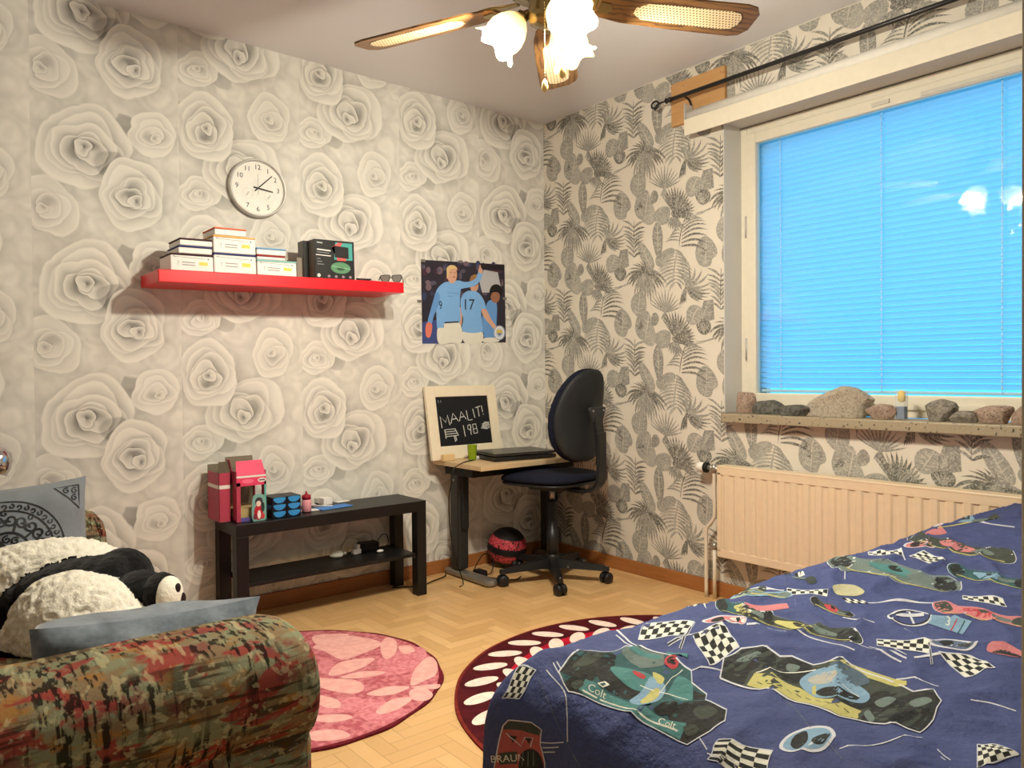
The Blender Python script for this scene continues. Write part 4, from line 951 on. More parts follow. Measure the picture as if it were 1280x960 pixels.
MB().box((-.022, -.014, 0), (.022, .014, .024), WH, .006, Matrix.Translation((p.x, p.y, zs+.0006)) @ rotz(.2)).build('plug_body', o)
MB().box((-.012, -.012, .0245), (.008, .012, .046), WH, .003, Matrix.Translation((p.x+.006, p.y, zs)) @ rotz(.2)).build('plug_head', o)
p = sp(455, 690)+Vector((.012, .02, 0)); 
o = thing('power_adapter', 'black mains adapter with looped cable on the lower shelf', 'adapter', (p.x, p.y, zs))
MB().box((-.048, -.030, 0), (.048, .030, .040), CB, .006, Matrix.Translation((p.x+.01, p.y, zs+.0008)) @ rotz(-.1)).build('adapter_body', o)
MB().tube(smoothpts([(p.x+.05, p.y, zs+.02), (p.x+.09, p.y+.01, zs+.06), (p.x+.125, p.y+.02, zs+.055), (p.x+.125, p.y+.01, zs+.012), (p.x+.07, p.y-.01, zs+.004), (p.x+.0, p.y-.05, zs+.004)], 6), .0022, CB, 6).build('lead', o)
p = sp(473, 691); tag(MB().ball((p.x, p.y, zs+.0075), (.018, .011, .007), WH, seg=16).build('small_white_object', origin=(p.x, p.y, zs)), 'tiny white rounded unidentified object lying beside the cable on the lower shelf', 'object')  # unidentified small white object, modelled only as a rounded lump
# ------------------------------------------------------------------ things on the red shelf
def shx(px, y=-.215): return at(px, 335, y=y).x
LG = C(238, 232, 226, .5)
def cardbox(pxa, pxb, zlo, zhi, lid, label, yf_=-.235, dep=.15, art=True, grp='white card boxes on the red shelf', side=None):
    xa, xb_ = shx(pxa, yf_), shx(pxb, yf_); w = xb_-xa; M_ = shelfM(xa, 0); h = zhi-zlo
    o = thing('card_box', label, 'box', (xa+w/2, yf_+dep/2, onshelf(xa+w/2)+zlo), grp); M_ = M_ @ Matrix.Translation((0, 0, zlo))
    mb = MB(); mb.box((0, yf_, 0), (w, yf_+dep, h-.007), LG, .004, M_)
    if art:
        S = Sheet(); g_ = C(96, 92, 90)
        S.line([(w*.08, h*.80), (w*.82, h*.74)], .0012, g_, 1); S.ell(w*.88, h*.735, .003, .003, g_, 1, 10); S.line([(w*.06, h*.83), (w*.11, h*.79)], .0025, g_, 1)
        S.text('?', w*.17, h*.42, .028, C(110, 104, 104), 1, sx=.6)
        for k_ in range(2): S.line([(w*.26, h*(.50-k_*.15)), (w*.56, h*(.49-k_*.15))], .0032, C(150, 144, 142), 1)
        S.poly([(w*.66, h*.36), (w*.86, h*.35), (w*.86, h*.55), (w*.66, h*.56)], C(236, 214, 96), 1)
        S.emit(mb, lambda u, v, hh: tuple(M_ @ Vector((u, yf_-.0001-hh, v))))
    mb.build('box_body', o); MB().box((-.0012, yf_-.0012, h-.0066), (w+.0012, yf_+dep+.0012, h), lid, .003, M_).build('lid', o)
    return o
DL = C(66, 34, 42); NB = C(52, 60, 112); OR = C(226, 120, 82); YO = C(240, 186, 110); LBL = C(110, 164, 206); TL = C(150, 206, 198); RDL = C(150, 52, 50)
cardbox(213.5, 267, 0, .067, DL, 'left bottom white card box with dark lid on the red shelf')
cardbox(224, 266, .0678, .0985, NB, 'thin white box with navy lid in the left stack', art=False)
cardbox(226, 266.5, .0993, .128, DL, 'thin white box with maroon lid, topmost of the left stack', art=False)
cardbox(268, 320.5, 0, .079, NB, 'lower middle white card box with navy lid')
cardbox(268, 320.5, .0798, .150, YO, 'upper middle white card box with orange lid')
cardbox(270, 309.5, .1508, .182, OR, 'thin box with orange red lid topmost of the middle stack', art=False)
cardbox(322, 371, 0, .064, TL, 'right white card box with pale blue lid')
cardbox(322, 357, .0648, .084, RDL, 'thin white box with dark red lid in the right stack', art=False)
cardbox(322, 358.5, .0848, .114, LBL, 'thin white box with sky blue lid topmost of the right stack', art=False)
M_ = shelfM(shx(371.5, -.16), 0); tag(MB().box((0, -.16, 0), (.035, -.05, .095), C(140, 130, 116), .002, M_).build('grey_box', origin=(shx(373), -.1, onshelf(shx(373)))), 'plain grey box behind the black boxes on the red shelf', 'box')
BX = C(34, 34, 34, .4); GS = C(96, 92, 84, .4)
for pxa, pxb, yy, art in ((383, 391.5, -.2, False), (394, 443.5, -.245, True)):
    xa, xb_ = shx(pxa, yy), shx(pxb, yy) if art else shx(pxa, yy)+.15; M_ = shelfM(xa, 0); w = xb_-xa; h = .168
    if not art: yy0, yy1 = -.178, -.118; 
    else: yy0, yy1 = -.245, -.185
    mb = MB(); mb.box((0, yy0, 0), (w, yy1, h), BX, .0015, M_); S = Sheet()
    if art:
        S.poly([(w*.48, h*.50), (w*.95, h*.50), (w*.95, h*.95), (w*.52, h*.95)], C(74, 160, 152), 1); S.poly([(w*.42, h*.80), (w*.6, h*.95), (w*.70, h*.95), (w*.52, h*.6), (w*.52, h*.9)], C(222, 90, 90), 2); S.poly([(w*.55, h*.48), (w*.78, h*.48), (w*.78, h*.56), (w*.55, h*.56)], C(222, 90, 84), 2)
        S.poly([(w*.50, h*.56), (w*.85, h*.54), (w*.85, h*.84), (w*.50, h*.86)], C(26, 26, 28), 3); S.ell(w*.64, h*.29, w*.25, h*.15, C(90, 140, 102), 1); S.ell(w*.64, h*.27, w*.10, h*.05, C(50, 84, 60), 2); S.line([(w*.42, h*.33), (w*.88, h*.27)], .002, C(160, 200, 170), 3)
        for k_ in range(4): S.ell(w*(.34+k_*.18), h*.06, .007, .006, C(150, 130, 140), 1, 12)
        S.ell(w*.09, h*.07, .008, .008, C(214, 214, 210), 1, 14); S.line([(w*.06, h*.74), (w*.40, h*.72)], .005, WH, 1); S.line([(w*.06, h*.67), (w*.36, h*.655)], .0025, C(150, 150, 150), 1); S.line([(w*.03, h*.60), (w*.40, h*.585)], .0035, WH, 1); S.line([(w*.06, h*.92), (w*.2, h*.91)], .006, C(170, 170, 166), 1)
        for k_ in range(3): S.line([(w*.06, h*(.50-.07*k_)), (w*(.14+.04*k_), h*(.50-.07*k_))], .003, C(140, 140, 140), 1)
        S.emit(mb, lambda u, v, hh: tuple(M_ @ Vector((u, yy0-.0001-hh, v))))
    S2 = Sheet(); S2.poly([(yy0+.002, .002), (yy1-.002, .002), (yy1-.002, h-.002), (yy0+.002, h-.002)], GS, 0); S2.emit(mb, lambda u, v, hh: tuple(M_ @ Vector((-.0001-hh, u, v))), h0=.0002)
    o = mb.build('gadget_box', origin=(xa+w/2, (yy0+yy1)/2, onshelf(xa+w/2)))
    tag(o, 'black box with tablet and green oval picture, front one on the red shelf' if art else 'black box with plain grey end, behind the picture box on the red shelf', 'box')
# sunglasses and pen
xs = shx(488, -.2); o = thing('sunglasses', 'black framed sunglasses at the right end of the red shelf', 'sunglasses', (xs, -.2, onshelf(xs)))
M_ = shelfM(xs, -.205, -.55)
def lens(cx, m, rr_, t0, t1, w=1):
    return closed([(cx-.020*rr_, .034*rr_+.02*(1-rr_)), (cx+.020*rr_, .036*rr_+.02*(1-rr_)), (cx+.023*rr_, .020), (cx+.012*rr_, .020-.018*rr_), (cx-.012*rr_, .020-.018*rr_), (cx-.023*rr_, .020)], 5)
mb = MB()
for cx in (-.027, .027):
    A = lens(cx, 0, 1, 0, 0); B = lens(cx, 0, .82, 0, 0); n = len(A); vs = [M_ @ Vector((x, y_, z+.002)) for y_ in (0, .004) for L_ in (A, B) for x, z in L_]
    fs = []
    for i_ in range(n):
        j_ = (i_+1) % n; fs += [[i_, j_, n+j_, n+i_], [2*n+i_, 3*n+i_, 3*n+j_, 2*n+j_], [i_, 2*n+i_, 2*n+j_, j_], [n+i_, n+j_, 3*n+j_, 3*n+i_]]
    mb.raw(vs, fs, BK)
mb.box((-.006, 0, .022), (.006, .004, .027), BK, .001, M_); mb.build('frame', o)
mb = MB()
for cx in (-.027, .027): mb.prism(lens(cx, 0, .83, 0, 0), .001, .003, C(120, 116, 110, .12, .6), lambda x, y, h: tuple(M_ @ Vector((x, h, y+.002))))
mb.build('lens', o)
for cx, dx_ in ((-.052, -.01), (.052, .004)): 
    mb = MB(); mb.tube(smoothpts([M_ @ Vector((cx, .002, .026)), M_ @ Vector((cx+dx_*.3, .06, .024)), M_ @ Vector((cx+dx_, .10, .022)), M_ @ Vector((cx+dx_, .13, .006))], 4), .0025, BK, 8); mb.build('temple', o)
xa, xb_ = shx(444, -.23), shx(463, -.23)
tag(MB().tube([(xa+.004, -.235, onshelf(xa)+.006), (xb_, -.235, onshelf(xb_)+.006)], .005, BK, 12).build('black_pen'), 'black pen lying at the front of the red shelf before the boxes', 'pen')
xa, xb_ = shx(463, -.25), shx(474, -.25)
tag(MB().box((xa, -.258, 0), (xb_, -.22, .003), C(214, 210, 206), .001, Matrix.Translation((0, 0, onshelf(xa)+.0008))).build('paper_slip'), 'pale paper slip between pen and sunglasses on the red shelf', 'paper')
# ------------------------------------------------------------------ rocks and bottle on the sill
def rockmat(c1, c2, c3, sc=60):
    m, b = newmat('rock', .85, .2); co = coords()[0]
    setcol(b, mixc(mixc(c1, c2, step(tnoise(co, sc, 4, .6), .35, .65)), c3, step(tnoise(co, sc*2.2, 3), .58, .66))); bump(b, tnoise(co, sc*2, 5, .7), .6, .006); return m
RKG = rockmat(rgb(112, 106, 96), rgb(150, 142, 130), rgb(78, 74, 68)); RKD = rockmat(rgb(70, 70, 66), rgb(112, 110, 104), rgb(50, 50, 48)); RKP = rockmat(rgb(142, 118, 104), rgb(172, 152, 136), rgb(92, 78, 68)); RKL = rockmat(rgb(160, 148, 132), rgb(186, 176, 158), rgb(104, 94, 82), 90)
def rock(px0, px1, py, x, dep, m, seed, label, prof=None, pw=.62):
    a = at(px0, 515, x=x); b = at(px1, 515, x=x); zt = at((px0+px1)/2, py, x=x).z
    w = abs(a.y-b.y); h = max(.015, zt-ZS+.0005); cy = (a.y+b.y)/2
    bm_ = bmesh.new(); bmesh.ops.create_icosphere(bm_, subdivisions=4, radius=1); sd = Vector((seed*3.1, seed*1.7, seed)); rr_ = random.Random(int(seed*10)); pl_ = [Vector((rr_.gauss(0, 1), rr_.gauss(0, 1), rr_.gauss(0, 1))).normalized() for k in range(16)]
    for v in bm_.verts:
        q = v.co.normalized(); cell = noise.cell_vector(q*1.3+sd)
        r = 1+.30*noise.noise(q*1.1+sd)+.13*noise.noise(q*2.7+sd)+.05*noise.noise(q*7+sd)
        for n_ in pl_:
            dd = q.dot(n_)*r
            if dd > .66: r *= .66/dd*.85+.15
        v.co = q*r
    for ax_, sz in ((1, w), (0, dep), (2, h)):
        lo = min(v.co[ax_] for v in bm_.verts); hi = max(v.co[ax_] for v in bm_.verts)
        for v in bm_.verts: v.co[ax_] = (v.co[ax_]-lo)/(hi-lo)*sz-(sz/2 if ax_ != 2 else 0)
    for v in bm_.verts:
        v.co.z = max(0, (v.co.z/h-.30)/.70)**pw*h+.0001*v.co.x
        if prof:
            t = (v.co.y+w/2)/w; t = 1-t                  # t runs from the left end to the right end
            i_ = min(int(t*(len(prof)-1)), len(prof)-2); f_ = t*(len(prof)-1)-i_; v.co.z *= prof[i_]*(1-f_)+prof[i_+1]*f_
    mb = MB(); mb.bm(bm_, m, False); o = mb.build('rock'); o.location = (x, cy, ZS+.0006); tag(o, label, 'rock', 'rocks on the window sill')
rock(919, 944, 490, .035, .055, RKP, 1, 'reddish round stone leftmost on the sill by the window reveal')
rock(940, 983, 500, .03, .06, RKD, 2, 'dark grey low lumpy stone second from the left end of the sill')
rock(975, 1012, 506, -.02, .04, RKD, 3, 'flat dark slab of stone just left of the largest rock')
rock(1010, 1093, 481, .035, .10, RKL, 4.3, 'largest pale pitted rock on the sill', [.62, .72, .86, .98, 1.02, .9], .33)
rock(1081, 1121, 505, .0, .05, RKP, 5, 'small brown split stone between the largest rock and the bottle')
rock(1155, 1197, 499, .035, .08, RKG, 6.2, 'angular grey olive rock right of the bottle')
rock(1188, 1222, 514, .01, .045, RKG, 7, 'low flat grey stone right of the angular rock')
rock(1218, 1268, 507, .025, .07, RKP, 8.5, 'lumpy brownish rock near the right end of the sill')
rock(1264, 1292, 508, .02, .06, RKP, 9.4, 'brownish rock at the right edge, last in the row')
p = at(1127, 523, x=.02); o = thing('sand_bottle', 'small clear bottle of yellow over blue sand on the sill', 'bottle', (p.x, p.y, ZS))
m, b = newmat('clear_plastic', .05, .5); b.inputs['Transmission Weight'].default_value = 0; T = m.node_tree
tr = T.nodes.new('ShaderNodeBsdfTransparent'); ms = T.nodes.new('ShaderNodeMixShader'); ms.inputs[0].default_value = .75; T.links.new(b.outputs[0], ms.inputs[1]); T.links.new(tr.outputs[0], ms.inputs[2]); T.links.new(ms.outputs[0], T.nodes['Material Output'].inputs[0]); b.inputs['Base Color'].default_value = (.8, .85, .85, 1)
hw = abs(at(1121, 520, x=.02).y-at(1133, 520, x=.02).y)/2; hb_ = at(1127, 487, x=.02).z-ZS
MB().box((-hw, -hw, .001), (hw, hw, hb_), m, .003, Matrix.Translation((p.x, p.y, ZS))).build('bottle_body', o)
MB().box((-hw+.002, -hw+.002, .003), (hw-.002, hw-.002, hb_*.44), C(38, 72, 120), .002, Matrix.Translation((p.x, p.y, ZS))).build('blue_layer', o)
MB().lathe([(.002, 0), (hw*.72, .004), (hw*.78, hb_*.2), (hw*.6, hb_*.36), (.002, hb_*.40)], (p.x, p.y, ZS+hb_*.58), C(236, 200, 20), 20).build('yellow_layer', o)
# ------------------------------------------------------------------ rugs
def disc(mb, c, R, m, z0, z1, wob=.003, n=120, sd=0):
    P = [(c[0]+(R+wob*math.sin(7*a+sd)+wob*math.sin(17*a))*math.cos(a), c[1]+(R+wob*math.sin(7*a+sd)+wob*math.sin(17*a))*math.sin(a)) for a in (2*PI*k/n for k in range(n))]
    mb.prism(P, z0, z1, m, bev=.0015); return P
def pile(r, g, b_, r2, g2, b2, sc=60, lo=.4, hi=.6, nm='rug_pile'):
    m, b = newmat(nm, .9, .1); co = coords()[0]; setcol(b, mixc(rgb(r, g, b_), rgb(r2, g2, b2), step(tnoise(co, sc, 3), lo, hi))); bump(b, tnoise(co, 700, 2), .3, .002); return m
def zC(x, y): return 340+x/2.909, 740+y/2.909
def flr(x, y): p = at(*zC(x, y), z=.008); return p.x, p.y
c1_ = (-1.945, -.862); R1_ = .515
MAR = pile(92, 24, 34, 112, 32, 44); PKB = pile(176, 88, 98, 206, 128, 134, 55, .42, .6); PKM = pile(200, 112, 122, 216, 140, 146, 70); PKL = pile(224, 164, 158, 232, 178, 170, 40)
mb = MB(); disc(mb, c1_, R1_, MAR, 0.0002, .007); S = Sheet(); P = [(c1_[0]+(R1_-.012)*math.cos(2*PI*k/120), c1_[1]+(R1_-.012)*math.sin(2*PI*k/120)) for k in range(120)]; S.poly(P, PKB, 0)
Ls = [[(150, 200), (230, 160), (330, 165), (400, 190), (300, 235), (250, 245), (190, 215)], [(395, 190), (420, 165), (452, 180), (450, 220), (420, 245), (400, 230)], [(205, 300), (250, 255), (370, 240), (330, 275), (250, 300)], [(250, 310), (320, 290), (410, 290), (380, 305), (300, 315)], [(345, 370), (420, 345), (500, 345), (450, 370), (390, 378)],
[(505, 340), (520, 280), (570, 235), (600, 258), (596, 300), (560, 320)], [(505, 345), (606, 335), (600, 352), (545, 352)], [(500, 360), (545, 345), (585, 372), (560, 395), (510, 390)], [(130, 370), (220, 385), (250, 405), (240, 422), (190, 418), (150, 395)], [(380, 430), (440, 390), (510, 385), (470, 420), (400, 445)],
[(100, 310), (210, 315), (300, 320), (335, 345), (300, 370), (200, 355)], [(120, 455), (260, 445), (290, 460), (200, 475)], [(140, 510), (230, 500), (285, 520), (240, 538), (150, 540)], [(150, 160), (230, 152), (280, 156), (200, 185), (160, 190)], [(460, 200), (500, 195), (520, 215), (480, 225)]]
for L_ in Ls: S.blob([flr(*q) for q in L_], PKL, 2)
for L_ in ([(380, 300), (430, 225), (540, 200), (560, 240), (500, 290)], [(180, 240), (220, 250), (225, 290), (170, 290)], [(330, 390), (420, 400), (480, 430), (400, 480), (320, 450)], [(150, 430), (300, 380), (340, 420), (240, 440)], [(380, 250), (420, 240), (400, 280)]): S.blob([flr(*q) for q in L_], PKM, 1)
Rg = random.Random(5)
for k in range(16):
    a = Rg.uniform(0, 2*PI); cx, cy = c1_[0]-.18+Rg.uniform(-.2, .12), c1_[1]+Rg.uniform(-.3, .3)
    S.ell(cx, cy, .09, .026, PKL, 1+k % 2, 20, a)
S.emit(mb, lambda u, v, h: (u, v, .0072+h), conv=None); tag(mb.build('round_rug', origin=(*c1_, 0)), 'round pink leaf patterned rug with dark red edge beside the sofa', 'rug')
c2_ = (-.975, -1.765); R2_ = .758
CRM = pile(228, 204, 190, 238, 218, 206); REDP = pile(158, 18, 40, 186, 26, 52, 8); DM = pile(66, 16, 22, 78, 20, 28, 20); OM = pile(120, 44, 34, 104, 34, 30)
mb = MB(); disc(mb, c2_, R2_, OM, .0002, .007, .001); S = Sheet()
for r_, mm, hh in ((R2_-.010, DM, 0), (.60, REDP, 1)): S.poly([(c2_[0]+r_*math.cos(2*PI*k/100), c2_[1]+r_*math.sin(2*PI*k/100)) for k in range(100)], mm, hh)
n = 32
for k in range(n):
    a = 2*PI*k/n
    S.ell(c2_[0]+.675*math.cos(a), c2_[1]+.675*math.sin(a), .064, .029, CRM, 3, 22, a+PI/2-.9); S.ell(c2_[0]+.572*math.cos(a+.09), c2_[1]+.572*math.sin(a+.09), .066, .029, CRM, 4, 22, a+.09+PI/2+.75)
for k in range(7):
    a = 2*PI*k/7; S.ell(c2_[0]+.2*math.cos(a), c2_[1]+.2*math.sin(a), .10, .035, CRM, 3, 22, a)
S.emit(mb, lambda u, v, h: (u, v, .0072+h)); tag(mb.build('round_rug', origin=(*c2_, 0)), 'round dark red rug with cream leaf wreath half under the bed', 'rug')
# ------------------------------------------------------------------ bed and duvet
FX0, FY0, FY1, ZTOP, RR = -2.195, -2.288, -3.26, .565, .10
def hang(t):                                        # arc then straight drop; returns inward position and drop
    if t <= 0: return 0, 0
    if t < RR*PI/2: return RR*math.sin(t/RR), RR*(1-math.cos(t/RR))
    return RR, RR+(t-RR*PI/2)
def duvet(u, v, h=0.0, nz=1):                             # u grows to the head end, v grows to the far side
    ix, dx = hang(FX0+RR-u); iy, dy = hang(v-(FY0-RR)); iz, dz = hang((FY1+RR)-v)
    x = max(u, FX0+RR)-ix; y = min(max(v, FY1+RR), FY0-RR)+iy-iz
    d = (dx**2+dy**2+dz**2)**.5
    puff = .016*noise.noise(Vector((u*2.1, v*2.6, 1)))+.010*noise.noise(Vector((u*6, v*7, 3)))
    cr = .009*(1-abs(noise.noise(Vector((u*5+v*4, v*9-u*3, 7))))*2)**3+.0035*noise.noise(Vector((u*22+v*9, v*24, 2)))
    lift = .045*max(0, min(1, (u+.75)/.6))*max(0, min(1, (-2.34-v)/.14))
    k = max(0, 1-d/.12); z = ZTOP-d+((puff+cr)*nz+lift)*k+h*(.25+.75*k)
    k *= 1
    out = nz*(puff*1.3+.016*math.sin(u*17+v*13)*min(1, d*3))*(1-k)+h*(1-k*.6)
    if dx > 0: x -= out*(dx/(d+1e-6))+d*.03
    if dy > 0: y += max(-.004, out*.5)*(dy/(d+1e-6))
    if dz > 0: y -= max(-.01, out*.5)*(dz/(d+1e-6))
    return Vector((min(x, -.125), y, z))
def dpx(px, py):                                    # photo point -> cloth coordinates
    g = at(px, py, z=ZTOP); u, v = min(g.x, -.13), max(min(g.y, FY0-.02), FY1)
    if u < FX0+.03: u = FX0+.03
    for it in range(9):
        a = proj(duvet(u, v, 0, 0)); e0, e1 = px-a[0], py-a[1]
        if abs(e0)+abs(e1) < .05: break
        s_ = .004; b_ = proj(duvet(u+s_, v, 0, 0)); c_ = proj(duvet(u, v+s_, 0, 0))
        J = ((b_[0]-a[0])/s_, (c_[0]-a[0])/s_, (b_[1]-a[1])/s_, (c_[1]-a[1])/s_); D = J[0]*J[3]-J[1]*J[2]
        if abs(D) < 1e3: break
        du = (J[3]*e0-J[1]*e1)/D; dv = (-J[2]*e0+J[0]*e1)/D; L_ = math.hypot(du, dv); k = min(1, .08/(L_+1e-9)); u += du*k; v += dv*k
        u = min(u, -.13); v = max(min(v, FY0+.12), FY1-.3)
    a = proj(duvet(u, v, 0, 0))
    return (u, v) if abs(px-a[0])+abs(py-a[1]) < 14 or px > 1290 or py > 985 else None
m, b = newmat('duvet_cotton', .8, .2); co = coords()[0]
n1 = tnoise(co, 6, 4); n2 = tnoise(co, 420, 2); setcol(b, mixc(mixc(rgb(56, 62, 100), rgb(70, 80, 124), n1), rgb(84, 94, 136), step(n2, .5, .8)*.4)); bump(b, tnoise(co, 22, 5, .6), .6, .016); DV = m
_PR = {}
def pr(r, g, b_):
    if (r, g, b_) not in _PR:
        m, b = newmat('print_ink', .8, .12); co = coords()[0]; c = rgb(r, g, b_); n = tnoise(co, 110, 4, .65)
        setcol(b, mixc(tuple(x*.80 for x in c), tuple(x*.9+.03 for x in c), n)); bump(b, tnoise(co, 22, 5, .6), .6, .016); _PR[(r, g, b_)] = m
    return _PR[(r, g, b_)]
PW1, PBK, PWH, PTL, PTD, PGY, PLB, PYE, PRD, PCR, PDG, POR = pr(206, 208, 214), pr(30, 32, 30), pr(222, 222, 208), pr(72, 126, 124), pr(42, 82, 84), pr(104, 118, 112), pr(126, 160, 184), pr(186, 180, 110), pr(176, 60, 66), pr(196, 120, 122), pr(60, 66, 58), pr(190, 120, 60)
S = Sheet()
def ZA(x, y): return 600+x/3, 640+y/3
def ZB(x, y): return 920+x/3, 640+y/3
def A_(P): return [ZA(*q) for q in P]
def B_(P): return [ZB(*q) for q in P]
def outl(P, w=1.6, h=6): S.line(P+[P[0]], w, PW1, h)
def lines(Z, w, *L_):
    for l in L_: S.line([Z(*q) for q in l], w, PW1, 1, smooth=len(l) > 2)
# car with teal wings
O = A_([(297, 605), (335, 562), (415, 530), (505, 546), (545, 515), (700, 556), (792, 604), (795, 640), (850, 672), (846, 700), (925, 738), (918, 775), (862, 808), (775, 855), (695, 818), (640, 788), (530, 745), (395, 700), (335, 690), (316, 655)])
S.poly(O, PTD, 2); outl(O)
for P in ([(300, 604), (338, 566), (415, 533), (510, 560), (505, 590), (420, 640), (345, 630)], [(318, 655), (345, 630), (405, 640), (395, 694), (338, 688)], [(700, 735), (800, 700), (846, 704), (922, 740), (915, 772), (860, 805), (775, 850), (730, 830)], [(770, 650), (848, 676), (838, 698), (780, 690)]): S.poly(A_(P), PBK, 3)
for P in ([(345, 590), (400, 560), (470, 560), (400, 590)], [(345, 655), (380, 640), (390, 660), (360, 680)], [(800, 730), (860, 725), (890, 745), (830, 765)], [(760, 790), (800, 780), (820, 800), (780, 820)]): S.blob(A_(P), PDG, 4)
S.poly(A_([(545, 520), (690, 558), (690, 592), (600, 590), (530, 552)]), PGY, 4); S.poly(A_([(555, 530), (680, 562), (675, 574), (560, 545)]), PTL, 5)
S.poly(A_([(372, 680), (398, 636), (430, 645), (460, 668), (700, 760), (775, 776), (748, 834), (640, 784), (390, 692)]), PTL, 4); S.poly(A_([(385, 676), (740, 800), (738, 806), (388, 684)]), PWH, 5)
S.blob(A_([(440, 600), (520, 610), (600, 640), (640, 670), (560, 690), (470, 660)]), PBK, 4); S.blob(A_([(490, 590), (600, 600), (650, 620), (620, 655), (540, 640)]), PTL, 5)
S.blob(A_([(560, 700), (610, 650), (640, 615), (690, 640), (690, 670), (640, 715), (600, 722)]), PLB, 6); S.blob(A_([(600, 700), (640, 655), (670, 650), (670, 672), (625, 710)]), PYE, 7)
S.blob(A_([(575, 600), (620, 612), (610, 622), (580, 612)]), PRD, 7); S.blob(A_([(650, 605), (690, 625), (680, 640), (655, 625)]), PYE, 7); S.ell(*ZA(718, 584), 9, 6, PRD, 7); S.ell(*ZA(718, 584), 5.5, 3.5, PBK, 8); S.poly(A_([(700, 545), (780, 560), (778, 572), (702, 557)]), PTL, 7); S.poly(A_([(745, 620), (800, 640), (798, 690), (760, 700), (700, 668)]), PTL, 5)
S.poly(A_([(440, 648), (470, 640), (488, 650), (462, 662)]), PWH, 6); S.poly(A_([(450, 650), (468, 645), (474, 650), (460, 656)]), PTD, 7); S.blob(A_([(650, 730), (720, 700), (740, 720), (690, 745)]), PBK, 6); S.line(A_([(640, 690), (760, 600)]), .8, PWH, 7); S.line(A_([(600, 640), (780, 690)]), .8, PWH, 7)
S.text('Colt', *ZA(440, 676), 13, PWH, 7, rot=.33, ax=-1); S.text('Colt', *ZA(700, 776), 13, PWH, 7, rot=.33, ax=-1)
# crossed flags above it
S.checker(A_([(622, 415), (803, 420), (762, 486), (594, 490)]), 8, 4, PWH, PBK, 3, 1.6, PW1, 1.4); S.checker(A_([(790, 485), (908, 447), (972, 520), (862, 590)]), 6, 5, PWH, PBK, 3, 2, PW1, 1.4)
S.line(A_([(803, 420), (750, 535)]), 3.5, PW1, 2); S.line(A_([(803, 420), (750, 535)]), 1.8, PBK, 3); S.line(A_([(705, 523), (792, 484)]), 3.5, PW1, 2); S.line(A_([(705, 523), (792, 484)]), 1.8, PBK, 3)
S.checker(A_([(850, 905), (890, 855), (1080, 880), (1060, 960), (850, 960)][0:1]+A_([(905, 852), (1082, 882), (1050, 990)])), 6, 5, PWH, PBK, 3, 2, PW1, 1.4)
S.checker([(884, 950), (898, 924), (966, 936), (952, 985)], 7, 4, PWH, PBK, 3, 1.5, PW1, 1.3)
# flag on the foot corner
S.checker(A_([(90, 700), (150, 590), (212, 600), (150, 700)]), 5, 5, PWH, PBK, 3, 1, PW1, 1.2)
S.poly(A_([(200, 520), (262, 490), (262, 515), (190, 545)]), PDG, 3); S.line(A_([(198, 520), (262, 488), (264, 512), (190, 547)]), 1.2, PW1, 4)
# red car at the foot edge
O = A_([(92, 800), (110, 780), (190, 790), (226, 822), (215, 880), (228, 950), (225, 1000), (40, 1000), (60, 930), (78, 850)]); S.poly(O, pr(172, 84, 84), 2); outl(O, 1.4)
S.poly(A_([(95, 802), (112, 784), (190, 794), (222, 824), (215, 845), (150, 820), (92, 815)]), PDG, 3); S.poly(A_([(110, 838), (135, 845), (120, 868)]), PBK, 4); S.poly(A_([(160, 846), (185, 850), (172, 876)]), PBK, 4); S.line(A_([(100, 830), (145, 882), (160, 848), (190, 852), (176, 888)]), 1, PW1, 5)
S.poly(A_([(72, 905), (130, 902), (128, 950), (70, 950)]), PDG, 4); S.text('BRAUN', *ZA(100, 928), 13, PWH, 5, ax=-1, sx=.9); S.blob(A_([(140, 920), (175, 895), (210, 920), (222, 1000), (140, 1000)]), PBK, 5)
for k in range(3): S.line(A_([(150+k*18, 905), (145+k*20, 960)]), .8, PGY, 6)
lines(ZA, 1.4, [(250, 598), (315, 680), (328, 760), (327, 865)], [(275, 573), (298, 612)], [(288, 570), (310, 600)], [(512, 455), (600, 530)], [(510, 467), (580, 525)], [(215, 870), (312, 866)], [(222, 890), (290, 884)], [(222, 908), (272, 904)], [(290, 520), (330, 478), (390, 452), (485, 438)], [(795, 604), (870, 596), (955, 603)], [(1000, 438), (1080, 442)], [(820, 825), (850, 890)])
# helmets and cars further up (second close-up)
def helmet(Z, cx, cy, rx, ry, col, col2):
    S.blob([Z(cx+a*rx, cy+b_*ry) for a, b_ in ((-1, .2), (-.7, -.6), (0, -1), (.8, -.7), (1, .1), (.5, .9), (-.3, .8))], PW1, 2); S.blob([Z(cx+a*rx*.86, cy+b_*ry*.84) for a, b_ in ((-1, .2), (-.7, -.6), (0, -1), (.8, -.7), (1, .1), (.5, .9), (-.3, .8))], col, 3)
    S.blob([Z(cx-rx*.45, cy-ry*.5), Z(cx-.05*rx, cy-ry*.7), Z(cx, cy+ry*.1), Z(cx-rx*.3, cy+ry*.6), Z(cx-rx*.6, cy+.1*ry)], PBK, 4); S.blob([Z(cx+rx*.2, cy), Z(cx+rx*.8, cy-ry*.2), Z(cx+rx*.6, cy+ry*.5), Z(cx+.2*rx, cy+ry*.5)], col2, 4)
helmet(ZA, 915, 415, 82, 24, PCR, PWH); helmet(ZB, 268, 868, 105, 56, PLB, PBK); helmet(ZB, 815, 518, 92, 34, pr(90, 104, 130), PDG); helmet(ZB, 690, 122, 62, 14, PCR, PDG); helmet(ZB, 15, 418, 25, 20, PCR, PWH)
